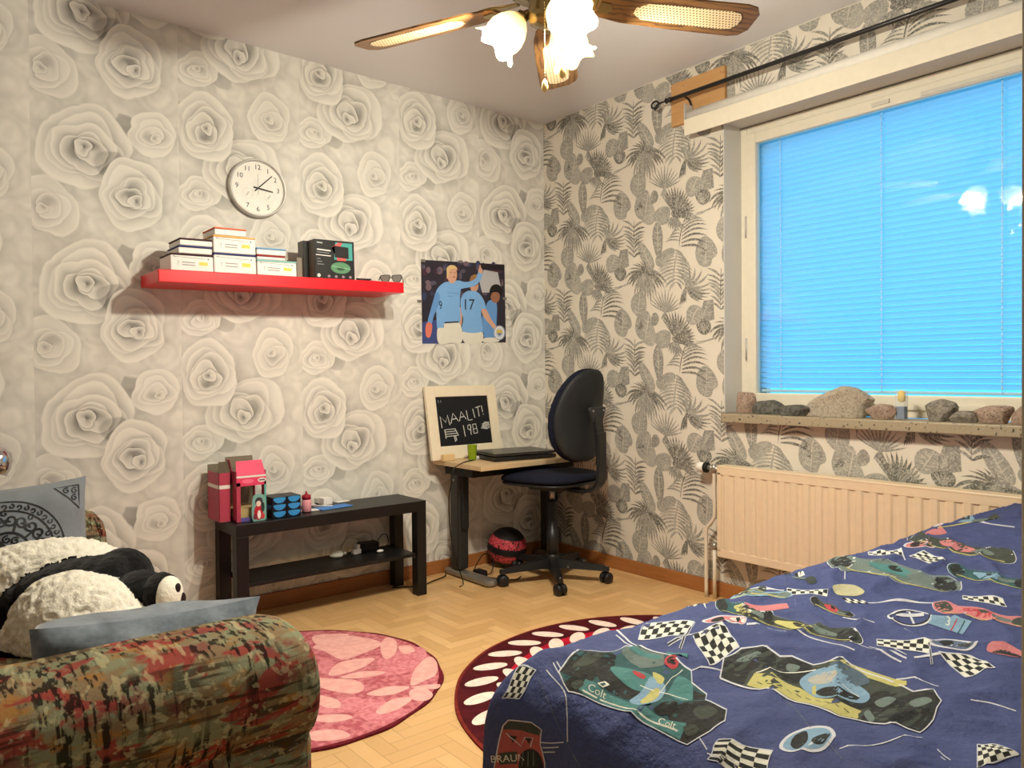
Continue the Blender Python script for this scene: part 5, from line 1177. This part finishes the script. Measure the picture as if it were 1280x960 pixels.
# big yellow car
O = B_([(-60, 625), (-45, 560), (20, 525), (100, 518), (165, 548), (210, 548), (290, 582), (400, 570), (480, 610), (600, 652), (665, 695), (740, 700), (770, 745), (740, 800), (690, 842), (600, 818), (560, 825), (470, 795), (390, 775), (230, 720), (100, 668), (30, 650)])
S.poly(O, PDG, 2); outl(O)
for P in ([(-50, 620), (-35, 565), (25, 530), (100, 525), (150, 550), (135, 600), (60, 600), (20, 645)], [(150, 600), (165, 555), (210, 552), (285, 590), (260, 640), (170, 630)], [(490, 720), (520, 685), (590, 690), (640, 720), (600, 810), (540, 820), (470, 790)], [(600, 760), (650, 700), (735, 708), (762, 745), (735, 795), (690, 835), (605, 810)], [(350, 690), (430, 680), (500, 700), (480, 740), (400, 730)]): S.blob(B_(P), PBK, 3)
for P in ([(0, 570), (60, 545), (100, 545), (60, 570)], [(195, 575), (240, 585), (220, 600), (190, 595)], [(520, 720), (570, 705), (600, 720), (550, 740)], [(650, 735), (710, 725), (735, 745), (680, 760)], [(480, 760), (500, 745), (520, 790), (500, 800)]): S.blob(B_(P), PGY, 4)
S.poly(B_([(40, 645), (70, 610), (130, 620), (240, 660), (300, 700), (470, 750), (455, 785), (390, 770), (230, 715), (100, 665)]), PYE, 4); S.poly(B_([(340, 575), (420, 578), (640, 655), (640, 668), (600, 668), (430, 610)]), PYE, 4)
for k in range(10): S.line(B_([(80+k*36, 640+k*12), (100+k*36, 652+k*12)]), .8, PDG, 5)
S.blob(B_([(238, 640), (280, 605), (360, 600), (440, 640), (500, 690), (480, 720), (380, 712), (290, 695)]), PLB, 6); S.blob(B_([(270, 630), (330, 612), (380, 630), (350, 655), (290, 650)]), pr(176, 172, 160), 7); S.blob(B_([(350, 590), (420, 590), (480, 620), (500, 650), (440, 655), (390, 620)]), pr(80, 98, 112), 7); S.blob(B_([(300, 680), (350, 670), (460, 700), (430, 712), (330, 700)]), PBK, 7); S.poly(B_([(285, 660), (300, 655), (300, 690), (286, 690)]), PYE, 8); S.line(B_([(75, 610), (300, 600)]), 1, PWH, 8); S.line(B_([(400, 660), (460, 700)]), 1, PWH, 8)
# crossed flags right
S.checker(B_([(528, 490), (730, 515), (722, 560), (530, 515)]), 8, 3, PWH, PBK, 3, 1, PW1, 1.2); S.checker(B_([(760, 558), (880, 570), (972, 625), (860, 640)]), 6, 4, PWH, PBK, 3, 1, PW1, 1.2); S.line(B_([(722, 518), (735, 590)]), 3, PW1, 2); S.line(B_([(722, 518), (735, 590)]), 1.4, PBK, 3); S.line(B_([(668, 570), (765, 562)]), 2.4, PW1, 2)
S.checker(B_([(905, 890), (980, 900), (1060, 945), (905, 990)]), 6, 5, PWH, PBK, 3, 1, PW1, 1.3)
S.checker(B_([(495, 150), (620, 142), (630, 170), (498, 165)]), 8, 2, PWH, PBK, 3, .5, PW1, .9); S.checker(B_([(650, 165), (705, 148), (785, 185), (725, 198)]), 5, 4, PWH, PBK, 3, .5, PW1, .9); S.line(B_([(618, 140), (634, 188)]), 1.6, PW1, 4)
S.checker(B_([(192, 280), (345, 292), (340, 312), (192, 304)]), 9, 2, PWH, PBK, 3, .4, PW1, .9); S.checker(B_([(395, 310), (480, 322), (500, 335), (420, 330)]), 6, 2, PWH, PBK, 3, .3)
S.checker(B_([(850, 320), (1000, 345), (1015, 368), (850, 335)]), 8, 2, PWH, PBK, 3, .4, PW1, .9); S.checker(B_([(190, 215), (250, 205), (240, 216), (190, 224)]), 6, 2, PWH, PBK, 3)
def thincar(Z, P0, P1, w, body, acc, tyre=PBK):       # car drawn long and low between two points
    (x0, y0), (x1, y1) = P0, P1; dx, dy = x1-x0, y1-y0
    def q(t, s_): return Z(x0+dx*t, y0+dy*t+s_*w)
    O = [q(0, -.3), q(.12, -.9), q(.25, -.55), q(.45, -.9), (q(.6, -.7)), q(.75, -.5), q(.9, -.9), q(1, -.2), q(.98, .6), q(.85, .95), q(.7, .6), q(.5, .8), q(.25, .5), q(.1, .9), q(0, .4)]
    S.blob(O, PW1, 2, 3); S.blob([(a*.985+O[0][0]*0+.015*(sum(o_[0] for o_ in O)/15), b_*.985+.015*(sum(o_[1] for o_ in O)/15)) for a, b_ in O], body, 3, 3)
    S.blob([q(.02, -.2), q(.12, -.75), q(.2, 0), q(.1, .7), q(.03, .3)], tyre, 4); S.blob([q(.8, -.1), q(.9, -.7), q(.97, .1), q(.9, .75), q(.8, .5)], tyre, 4); S.blob([q(.3, -.3), q(.5, -.65), q(.62, -.3), q(.6, .3), q(.4, .4)], acc, 4); S.blob([q(.45, -.5), q(.52, -.6), q(.56, -.2), q(.48, -.1)], tyre, 5); S.blob([q(.6, .0), q(.78, -.1), q(.78, .3), q(.62, .35)], PGY, 5); S.line([q(.1, .55), q(.9, .75)], .7, PYE, 5)
thincar(ZB, (345, 190), (845, 275), 38, PGY, PTL); thincar(ZB, (0, 365), (475, 495), 34, PDG, PYE); thincar(ZB, (640, 85), (1050, 180), 26, PDG, PCR, PDG); thincar(ZB, (795, 205), (1110, 285), 30, PTD, PLB)
thincar(ZB, (740, 350), (1110, 440), 26, PCR, PRD, PDG); thincar(ZB, (70, 232), (310, 255), 16, PCR, pr(196, 120, 110), PDG); thincar(ZB, (720, 40), (1000, 16), 16, PDG, PLB, PDG); thincar(ZA, (885, 345), (1110, 400), 28, PTD, PYE); thincar(ZB, (280, 328), (445, 382), 14, PDG, PRD); thincar(ZB, (-60, 310), (215, 305), 14, PLB, PGY, PGY); thincar(ZA, (900, 300), (1080, 285), 14, PCR, PDG, PDG)
S.checker(A_([(745, 345), (845, 338), (815, 355), (742, 358)]), 6, 2, PWH, PBK, 3, .3, PW1, .8)
S.blob(B_([(362, 280), (400, 265), (450, 268), (482, 295), (440, 306), (380, 300)]), pr(180, 176, 140), 3); S.blob(B_([(700, 55), (740, 48), (792, 74), (730, 80)]), PCR, 3); S.blob(B_([(600, 72), (660, 60), (680, 70), (620, 84)]), PGY, 3); S.blob(B_([(940, 545), (960, 518), (1020, 520), (1075, 550), (1060, 578), (980, 570)]), PCR, 3); S.blob(B_([(960, 560), (1010, 545), (1070, 575), (1010, 572)]), PBK, 4); S.poly(B_([(20, 345), (190, 335), (200, 355), (60, 360)]), PCR, 3)
S.ring(*ZB(652, 402), 27, 3.2, PW1, 3, 30, ry=10); S.ring(*ZB(652, 402), 25, 1.8, PBK, 4, 30, ry=9); S.line(B_([(600, 405), (705, 400)]), 2.5, PW1, 3); S.line(B_([(640, 380), (668, 425)]), 2.5, PW1, 3)
S.poly(B_([(745, 385), (885, 415), (850, 460), (720, 425)]), PLB, 3); S.text('3', *ZB(795, 420), 11, PWH, 5, rot=.2, ax=-1, sx=1.3); S.line(B_([(830, 408), (805, 448)]), 1.5, PRD, 5); S.line(B_([(858, 414), (832, 456)]), 1.5, PTD, 5)
lines(ZB, 1.3, [(388, 916), (698, 868)], [(755, 912), (805, 955)], [(768, 940), (785, 958)], [(40, 432), (200, 455), (320, 492), (445, 542)], [(450, 510), (620, 585)], [(500, 520), (640, 580)], [(630, 450), (720, 515)], [(760, 670), (600, 640)], [(880, 725), (960, 730), (1050, 762)], [(370, 200), (405, 225), (408, 250)], [(400, 385), (520, 428)], [(730, 40), (900, 40), (1045, 62)], [(0, 292), (180, 290)], [(480, 330), (740, 345)], [(570, 520), (640, 560)])
S.line(A_([(215, 610), (260, 720), (325, 870), (372, 960)]), .5, PGY, 1); S.line(B_([(170, 690), (270, 805), (400, 955)]), .5, PGY, 1)
mb = MB(); mb.grid(duvet, FX0-.36, -.13, 300, FY1-.25, FY0+.20, 190, DV)
S.emit(mb, lambda u, v, h: duvet(u, v, h), cut=.012, conv=dpx, dh=.00012, h0=.0005, smooth=True)
dv_ = mb.build('duvet', origin=((FX0-.1)/2, -2.77, ZTOP)); tag(dv_, 'blue duvet printed with racing cars and chequered flags spread over the bed', 'duvet')
bed = thing('bed', 'low bed under the racing car duvet beneath the window', 'bed', (-1.17, -2.77, 0)); BW_ = C(120, 82, 50, .5)
MB().box((-2.10, -3.14, .27), (-.16, -2.41, .44), C(220, 216, 206, .8), .04, seg=4).build('mattress', bed)
MB().box((-2.12, -3.16, .18), (-.15, -2.39, .265), BW_, .006).build('bed_frame', bed)
for xx in (-2.10, -.23):
    for yy in (-3.14, -2.47): MB().box((xx, yy, 0.0076), (xx+.06, yy+.06, .178), BW_, .004).build('leg', bed)
# ------------------------------------------------------------------ sofa
m, b = newmat('sofa_weave', .9, .05); co, x, y, z = coords()
wob = tnoise(co, 5, 3)
blk_ = vec(x*1.0+wob*.25, y, z*1.9+wob*.3)
a1 = tnoise(blk_, 13, 3, .6); a2 = tnoise(vec(x+9.0, y, z*2.2), 13, 4, .6); a3 = tnoise(vec(x+3.0, y+5, z*2.0), 12, 4, .65)
cc_ = mixc(rgb(122, 102, 76), rgb(122, 124, 98), step(a3, .46, .54)); cc_ = mixc(cc_, rgb(146, 104, 54), step(a2, .56, .62)*.85); cc_ = mixc(cc_, rgb(136, 54, 50), step(a1, .545, .585)*.9); cc_ = mixc(cc_, rgb(116, 62, 56), step(a2, .44, .38)*.75)
v1 = tnoise(vec(x*120, y*30, z*8+a1*3), 1, 2, .5); h1 = tnoise(vec(x*9+z*4, y*5, z*110), 1, 2, .5); d1 = tnoise(vec(x*50+z*40, y*8, z*60-x*30), 1, 2, .6); region = tnoise(vec(x, y, z+4.0), 7, 2)
cc_ = mixc(cc_, rgb(24, 22, 18), sat(step(v1, .52, .58)*step(region, .44, .54)*.9)); cc_ = mixc(cc_, rgb(40, 34, 24), step(h1, .54, .60)*step(region, .60, .44)*.75); cc_ = mixc(cc_, rgb(188, 180, 138), step(d1, .57, .63)*.4)
setcol(b, cc_); bump(b, tnoise(co, 300, 3), .3, .003); SW = m
sofa = thing('sofa', 'two seat sofa with red green ochre woven cover and rolled arms', 'sofa', (-2.95, -1.2, 0))
def arm(yc, sg, zt, xf, name='armrest'):            # sg=-1: outer side faces -y
    W_ = [(-.105, .06), (-.105, zt-.185), (-.098, zt-.172), (-.118, zt-.155), (-.142, zt-.115), (-.148, zt-.07), (-.135, zt-.032), (-.105, zt-.010), (-.06, zt), (0, zt+.002), (.06, zt-.006), (.105, zt-.035), (.125, zt-.085), (.12, zt-.14), (.10, zt-.18), (.10, .06)]
    cy_, cz_ = 0, zt/2; n = len(W_); xs_ = [-3.42, -3.2, -3.0, -2.8, -2.6, xf-.07, xf-.035, xf-.012, xf]; vs = []; fs = []
    W2 = []
    for i_ in range(n-1):
        for k in range(3):
            t = k/3; p0, p1, p2, p3 = [Vector((*W_[max(0, min(n-1, i_+j_))], 0)) for j_ in (-1, 0, 1, 2)]
            if i_ in (0, 1, 14): q = p1.lerp(p2, t)
            else: q = .5*((2*p1)+(p2-p0)*t+(2*p0-5*p1+4*p2-p3)*t*t+(3*p1-p0-3*p2+p3)*t**3)
            W2.append((q.x, q.y))
    W2.append(W_[-1]); n = len(W2)
    for i_, xx in enumerate(xs_):
        sc = (1, 1, 1, 1, 1, 1, .99, .955, .88)[i_]
        for (a, z_) in W2:
            zz = z_ if z_ < .1 else z_-(1-sc)*.22*(z_/zt)**3
            vs.append((xx, yc-sg*a*sc, zz+.004*noise.noise(Vector((xx*6, a*9, z_*6)))))
    for i_ in range(len(xs_)-1):
        for k in range(n-1): fs.append([i_*n+k, i_*n+k+1, (i_+1)*n+k+1, (i_+1)*n+k])
    fs.append([(len(xs_)-1)*n+k for k in range(n)]); fs.append(list(range(n))[::-1])
    mb = MB(); mb.raw(vs, fs, SW, True); o = mb.build(name, sofa)
arm(-2.027, -1, .622, -2.437); arm(-.415, 1, .585, -2.428)
MB().box((-3.42, -1.918, .06), (-2.50, -.525, .235), SW, .012).build('seat_base', sofa)
for ya, yb_ in ((-1.915, -1.224), (-1.220, -.53)): MB().box((-3.25, ya, .237), (-2.47, yb_, .365), SW, .035, seg=4).build('seat_cushion', sofa)
MB().box((-3.52, -1.918, .06), (-3.26, -.525, .82), SW, .06, seg=4).build('backrest', sofa)
for xx in (-3.38, -2.56):
    for yy in (-2.08, -.42): MB().lathe([(.018, 0), (.026, .06)], (xx, yy, 0), C(60, 40, 26), 14).build('foot', sofa)
# cushions
def puff(mb, M, w, h, t, m, n=26, sd=0, front=None, dent=.02):
    def F(u, v, s_, hh=0):
        e = (max(0, 1-abs(u)**2.6)*max(0, 1-abs(v)**2.6))**.40
        pin = 1-.07*(1-u*u)*abs(v)**3; pin2 = 1-.07*(1-v*v)*abs(u)**3
        wr = (dent*noise.noise(Vector((u*1.7+sd, v*1.7, s_)))+.007*noise.noise(Vector((u*5, v*5, s_+sd))))*e
        return M @ Vector((u*w/2*pin2, s_*(t/2*e)+wr+(hh*s_), v*h/2*pin))
    for s_ in (-1, 1):
        vs = [F(-1+2*i_/n, -1+2*j_/n, s_) for j_ in range(n+1) for i_ in range(n+1)]; mb.raw(vs, [[j_*(n+1)+i_, j_*(n+1)+i_+1, (j_+1)*(n+1)+i_+1, (j_+1)*(n+1)+i_] for j_ in range(n) for i_ in range(n)], m, True)
    return F
m, b = newmat('grey_velvet', .8, .25); co = coords()[0]; n1 = tnoise(co, 16, 4, .65); setcol(b, mixc(rgb(76, 86, 96), rgb(124, 134, 144), step(n1, .36, .68))); bump(b, tnoise(co, 60, 4), .2, .004); b.inputs['Sheen Weight'].default_value = .4; GV = m
a_ = at(40, 815, y=-1.86); b_ = at(318, 760, y=-1.83)
CMx = Matrix.Translation((-2.622, -1.82, .478)) @ rotz(math.radians(-1)) @ Matrix.Rotation(math.radians(16), 4, 'X') @ Matrix.Rotation(math.radians(3), 4, 'Y')
mb = MB(); puff(mb, CMx,   .385, .30, .17, GV, sd=3, dent=.05); tag(mb.build('cushion', origin=CMx.translation), 'plain grey velvet cushion leaning inside the near sofa arm', 'cushion')
pe = at(111, 625, y=-.63); m, b = newmat('light_grey_velvet', .8, .2); co = coords()[0]; setcol(b, mixc(rgb(104, 110, 116), rgb(132, 138, 144), tnoise(co, 14, 4))); b.inputs['Sheen Weight'].default_value = .3; LGV = m
PMx = Matrix.Translation((pe.x-.222, -.63, .525)) @ Matrix.Rotation(math.radians(-12), 4, 'X') @ Matrix.Rotation(math.radians(-2), 4, 'Y')
mb = MB(); F = puff(mb, PMx, .46, .40, .12, LGV, sd=8, dent=.01); S = Sheet(); INKB = C(28, 28, 30)
pw_, ph_ = .23, .20
def P_(x, y): return x/pw_, y/ph_
def pe_(S, r, w): S.line([P_(r*math.cos(2*PI*k/64), r*math.sin(2*PI*k/64)) for k in range(65)], w, INKB, 1)
for r_, w_ in ((.150, .020), (.120, .022), (.055, .03)): pe_(S, r_, w_)
def spiral(cx, cy, r, a0, dirn, turns=1.3, w=.03, n=16):
    S.line([P_(cx+r*(1-.8*k/n)*math.cos(a0+dirn*2*PI*turns*k/n), cy+r*(1-.8*k/n)*math.sin(a0+dirn*2*PI*turns*k/n)) for k in range(n+1)], w, INKB, 1)
for k in range(10):
    a = 2*PI*k/10
    for s_ in (-1, 1): spiral(.092*math.cos(a+s_*.16), .092*math.sin(a+s_*.16), .019, a+s_*1.7, s_, w=.028)
    S.line([P_(.055*math.cos(a), .055*math.sin(a)), P_(.085*math.cos(a), .085*math.sin(a))], .03, INKB, 1)
    spiral(.035*math.cos(a+.3), .035*math.sin(a+.3), .012, a, 1, w=.02); spiral(.112*math.cos(a+.31), .112*math.sin(a+.31), .010, a, 1, 1, w=.02)
for k in range(44):
    a = 2*PI*k/44; spiral(.134*math.cos(a), .134*math.sin(a), .009, a*1.0+(k % 2)*PI, 1 if k % 2 else -1, .9, .02, 8)
for sx_ in (-1, 1):
    for sy_ in (-1, 1):
        T3 = [(sx_*.205, sy_*.175), (sx_*.205, sy_*.10), (sx_*.135, sy_*.175)]; S.line([P_(*q) for q in T3+[T3[0]]], .025, INKB, 1)
        for q in ((.192, .158), (.19, .135), (.168, .16)): spiral(sx_*q[0], sy_*q[1], .011, 1, sx_, 1.2, .02, 10)
S.emit(mb, lambda u, v, h: F(u, v, -1, h), cut=.12, dh=.0002, h0=.0012); tag(mb.build('cushion', origin=PMx.translation), 'light grey cushion with black scroll medallion leaning on the far sofa arm', 'cushion')
# ------------------------------------------------------------------ plush panda
def furmat(nm, c1, c2):
    m, b = newmat(nm, .95, .05); co = coords()[0]; setcol(b, mixc(c1, c2, tnoise(co, 40, 4))); b.inputs['Sheen Weight'].default_value = .15; bump(b, tnoise(co, 90, 5, .7), .7, .01); return m
WF = furmat('white_plush', rgb(236, 228, 208), rgb(250, 245, 230)); BF = furmat('black_plush', rgb(10, 10, 11), rgb(18, 18, 19))
FB = Matrix(((rt2.x, fr2.x, 0), (rt2.y, fr2.y, 0), (0, 0, 1)))
parts = []                                          # (px, py, depth, rx, ry, rz, rot, colour)
def E(px, py, d, rx, ry, rz, w, roll=0): parts.append((at(px, py, d=d), Vector((rx, ry, rz)), roll, w))
E(98, 784, 1.93, .165, .12, .135, 1, -.22); E(150, 795, 1.93, .09, .09, .085, 1); E(55, 800, 1.95, .10, .09, .09, 1)
for k in range(17):
    t = k/16; E(-5+142*t, 732-35*math.sin(t*PI*.62)+10*t*t, 2.05+.12*t, .086-.040*t, .08, .088-.040*t, 1)
for px_, py_, r_ in ((-8, 845, .10), (-2, 805, .075), (4, 788, .062), (12, 772, .055), (23, 757, .052), (36, 745, .05), (52, 734, .047), (70, 726, .045), (87, 720, .043), (105, 716, .042), (122, 715, .043), (140, 716, .045)): E(px_, py_, 2.04, r_, .08, r_, 0)
E(153, 723, 2.10, .083, .075, .083, 0); E(176, 745, 2.02, .075, .07, .068, 0, .1); E(203, 744, 2.0, .045, .06, .060, 0, .1); E(60, 860, 1.95, .14, .12, .06, 0); E(-20, 700, 2.10, .06, .06, .06, 0)
bmu = bmesh.new()
for c_, r_, ro, w_ in parts:
    t_ = bmesh.new(); bmesh.ops.create_icosphere(t_, subdivisions=3, radius=1); Q = FB @ Matrix.Rotation(-ro, 3, 'Y')
    for v in t_.verts: v.co = Q @ Vector((v.co.x*r_.x, v.co.y*r_.y, v.co.z*r_.z))+c_
    me = bpy.data.meshes.new('t'); t_.to_mesh(me); bmu.from_mesh(me); t_.free(); bpy.data.meshes.remove(me)
me = bpy.data.meshes.new('panda_src'); bmu.to_mesh(me); bmu.free(); tmp = bpy.data.objects.new('panda_src', me); COL.objects.link(tmp)
rm = tmp.modifiers.new('r', 'REMESH'); rm.mode = 'VOXEL'; rm.voxel_size = .006; sm_ = tmp.modifiers.new('s', 'SMOOTH'); sm_.iterations = 4
dg = bpy.context.evaluated_depsgraph_get(); me2 = bpy.data.meshes.new_from_object(tmp.evaluated_get(dg)); bpy.data.objects.remove(tmp)
inv = [((FB @ Matrix.Rotation(-ro, 3, 'Y')).inverted(), c_, r_, w_) for c_, r_, ro, w_ in parts]
def nearest(p):
    best = None
    for Q, c_, r_, w_ in inv:
        q = Q @ (p-c_); d = abs(math.sqrt((q.x/r_.x)**2+(q.y/r_.y)**2+(q.z/r_.z)**2)-1)*min(r_)
        q_ = (q.x/r_.x)**2+(q.y/r_.y)**2+(q.z/r_.z)**2
        if best is None or q_ < best[0]: best = (q_, w_)
    return best[1]
me2.materials.clear(); me2.materials.append(WF); me2.materials.append(BF); Rp = random.Random(3); tv = []; tf = []; tm = []
for p_ in me2.polygons:
    w_ = nearest(p_.center); p_.material_index = 0 if w_ else 1; p_.use_smooth = True
norms = [v.normal.copy() for v in me2.vertices]
for v, n_ in zip(me2.vertices, norms):
    w = nearest(v.co); q3 = v.co+Vector((noise.noise(v.co*40), noise.noise(v.co*40+Vector((3, 3, 3))), 0))*.012; v.co += n_*((.0075 if w else .002)*(1-2*abs(noise.noise(q3*48)))+(.004 if w else 0)*noise.noise(v.co*20))
    if v.co.z < .368: v.co.z = .368
nv0 = len(me2.vertices)
for p_ in me2.polygons:
    wt_ = p_.material_index == 0
    if p_.normal.dot(FX) > .45 or p_.center.z < .37: continue
    for k in range(0):
        i0, i1, i2 = p_.vertices[0], p_.vertices[1], p_.vertices[2]; a, b_ = Rp.random(), Rp.random()
        o_ = me2.vertices[i0].co+(me2.vertices[i1].co-me2.vertices[i0].co)*a+(me2.vertices[i2].co-me2.vertices[i1].co)*b_*a
        sw = Vector((noise.noise(o_*30), noise.noise(o_*30+Vector((5, 5, 5))), noise.noise(o_*30+Vector((9, 2, 1)))))
        d_ = (p_.normal+sw*.8+Vector((Rp.uniform(-.4, .4), Rp.uniform(-.4, .4), Rp.uniform(-.5, .3)))).normalized(); L_ = (.011 if wt_ else .006)*Rp.uniform(.6, 1.2)
        s_ = d_.cross(FX).normalized()*(.0016 if wt_ else .0012); i_ = len(tv); tv += [o_-s_, o_+s_, o_+d_*L_*.6+s_*.8+sw*.002, o_+d_*L_]; tf.append([i_, i_+1, i_+2, i_+3]); tm.append(0 if wt_ else 1)
mb = MB(); mb.raw([v.co.copy() for v in me2.vertices], [list(p_.vertices) for p_ in me2.polygons], WF, True)
for i_, p_ in enumerate(me2.polygons): mb.m[i_] = WF if p_.material_index == 0 else BF
o0 = len(mb.v); mb.v += tv
for f_, k in zip(tf, tm): mb.f.append([i_+o0 for i_ in f_]); mb.m.append(WF if k == 0 else BF); mb.sm.append(False)
pc_ = at(100, 780, d=1.95); pnd = thing('plush_panda', 'large black and white plush panda lying on the sofa seat', 'soft toy', (pc_.x, pc_.y, .37))
mb.build('body', pnd)
# sole of the foot with its dark pads
fc = at(211, 745, d=1.985); nrm = (rt2*.98-fr2*.16).normalized(); tg = nrm.cross(Vector((0, 0, 1))).normalized()
Ms = Matrix(((tg.x, nrm.x, 0, fc.x), (tg.y, nrm.y, 0, fc.y), (0, 0, 1, fc.z), (0, 0, 0, 1)))
so = MB().ball((0, 0, 0), (.046, .030, .052), WF, Ms, 28).build('foot_sole', pnd)
mb = MB()
for dx_, dz_, r_ in ((.012, .022, .013), (-.008, -.012, .017)): mb = MB(); mb.ball((0, 0, 0), (r_*.8, .006, r_), C(34, 14, 18, .8), Ms @ Matrix.Translation((dx_-.012, .026, dz_)), 14); mb.build('paw_pad', so)
# chrome floor lamp beside the sofa
fl_ = thing('floor_lamp', 'chrome lamp head at the left edge above the grey cushion', 'floor lamp', (-2.86, -.16, 0)); hc = at(-6, 577, y=-.20)
CR = C(196, 194, 196, .12, .6, .95, .02)
MB().lathe([(.11, 0), (.11, .012), (.02, .022)], (hc.x-.14, -.16, 0), CR, 36).build('base', fl_)
MB().tube([(hc.x-.14, -.16, .02), (hc.x-.14, -.16, .92), (hc.x-.10, -.17, .98), (hc.x-.04, -.19, hc.z+.10), (hc.x-.01, -.20, hc.z+.05)], .008, CR, 12).build('pole', fl_)
MB().lathe([(.012, .05), (.03, .045), (.045, .025), (.053, -.005), (.053, -.03), (.048, -.03), (.045, -.005), (.03, .02)], hc, CR, 36, caps=False, M=Matrix.Rotation(.5, 4, 'Y')).build('lamp_head', fl_)
SC.render.film_transparent = False
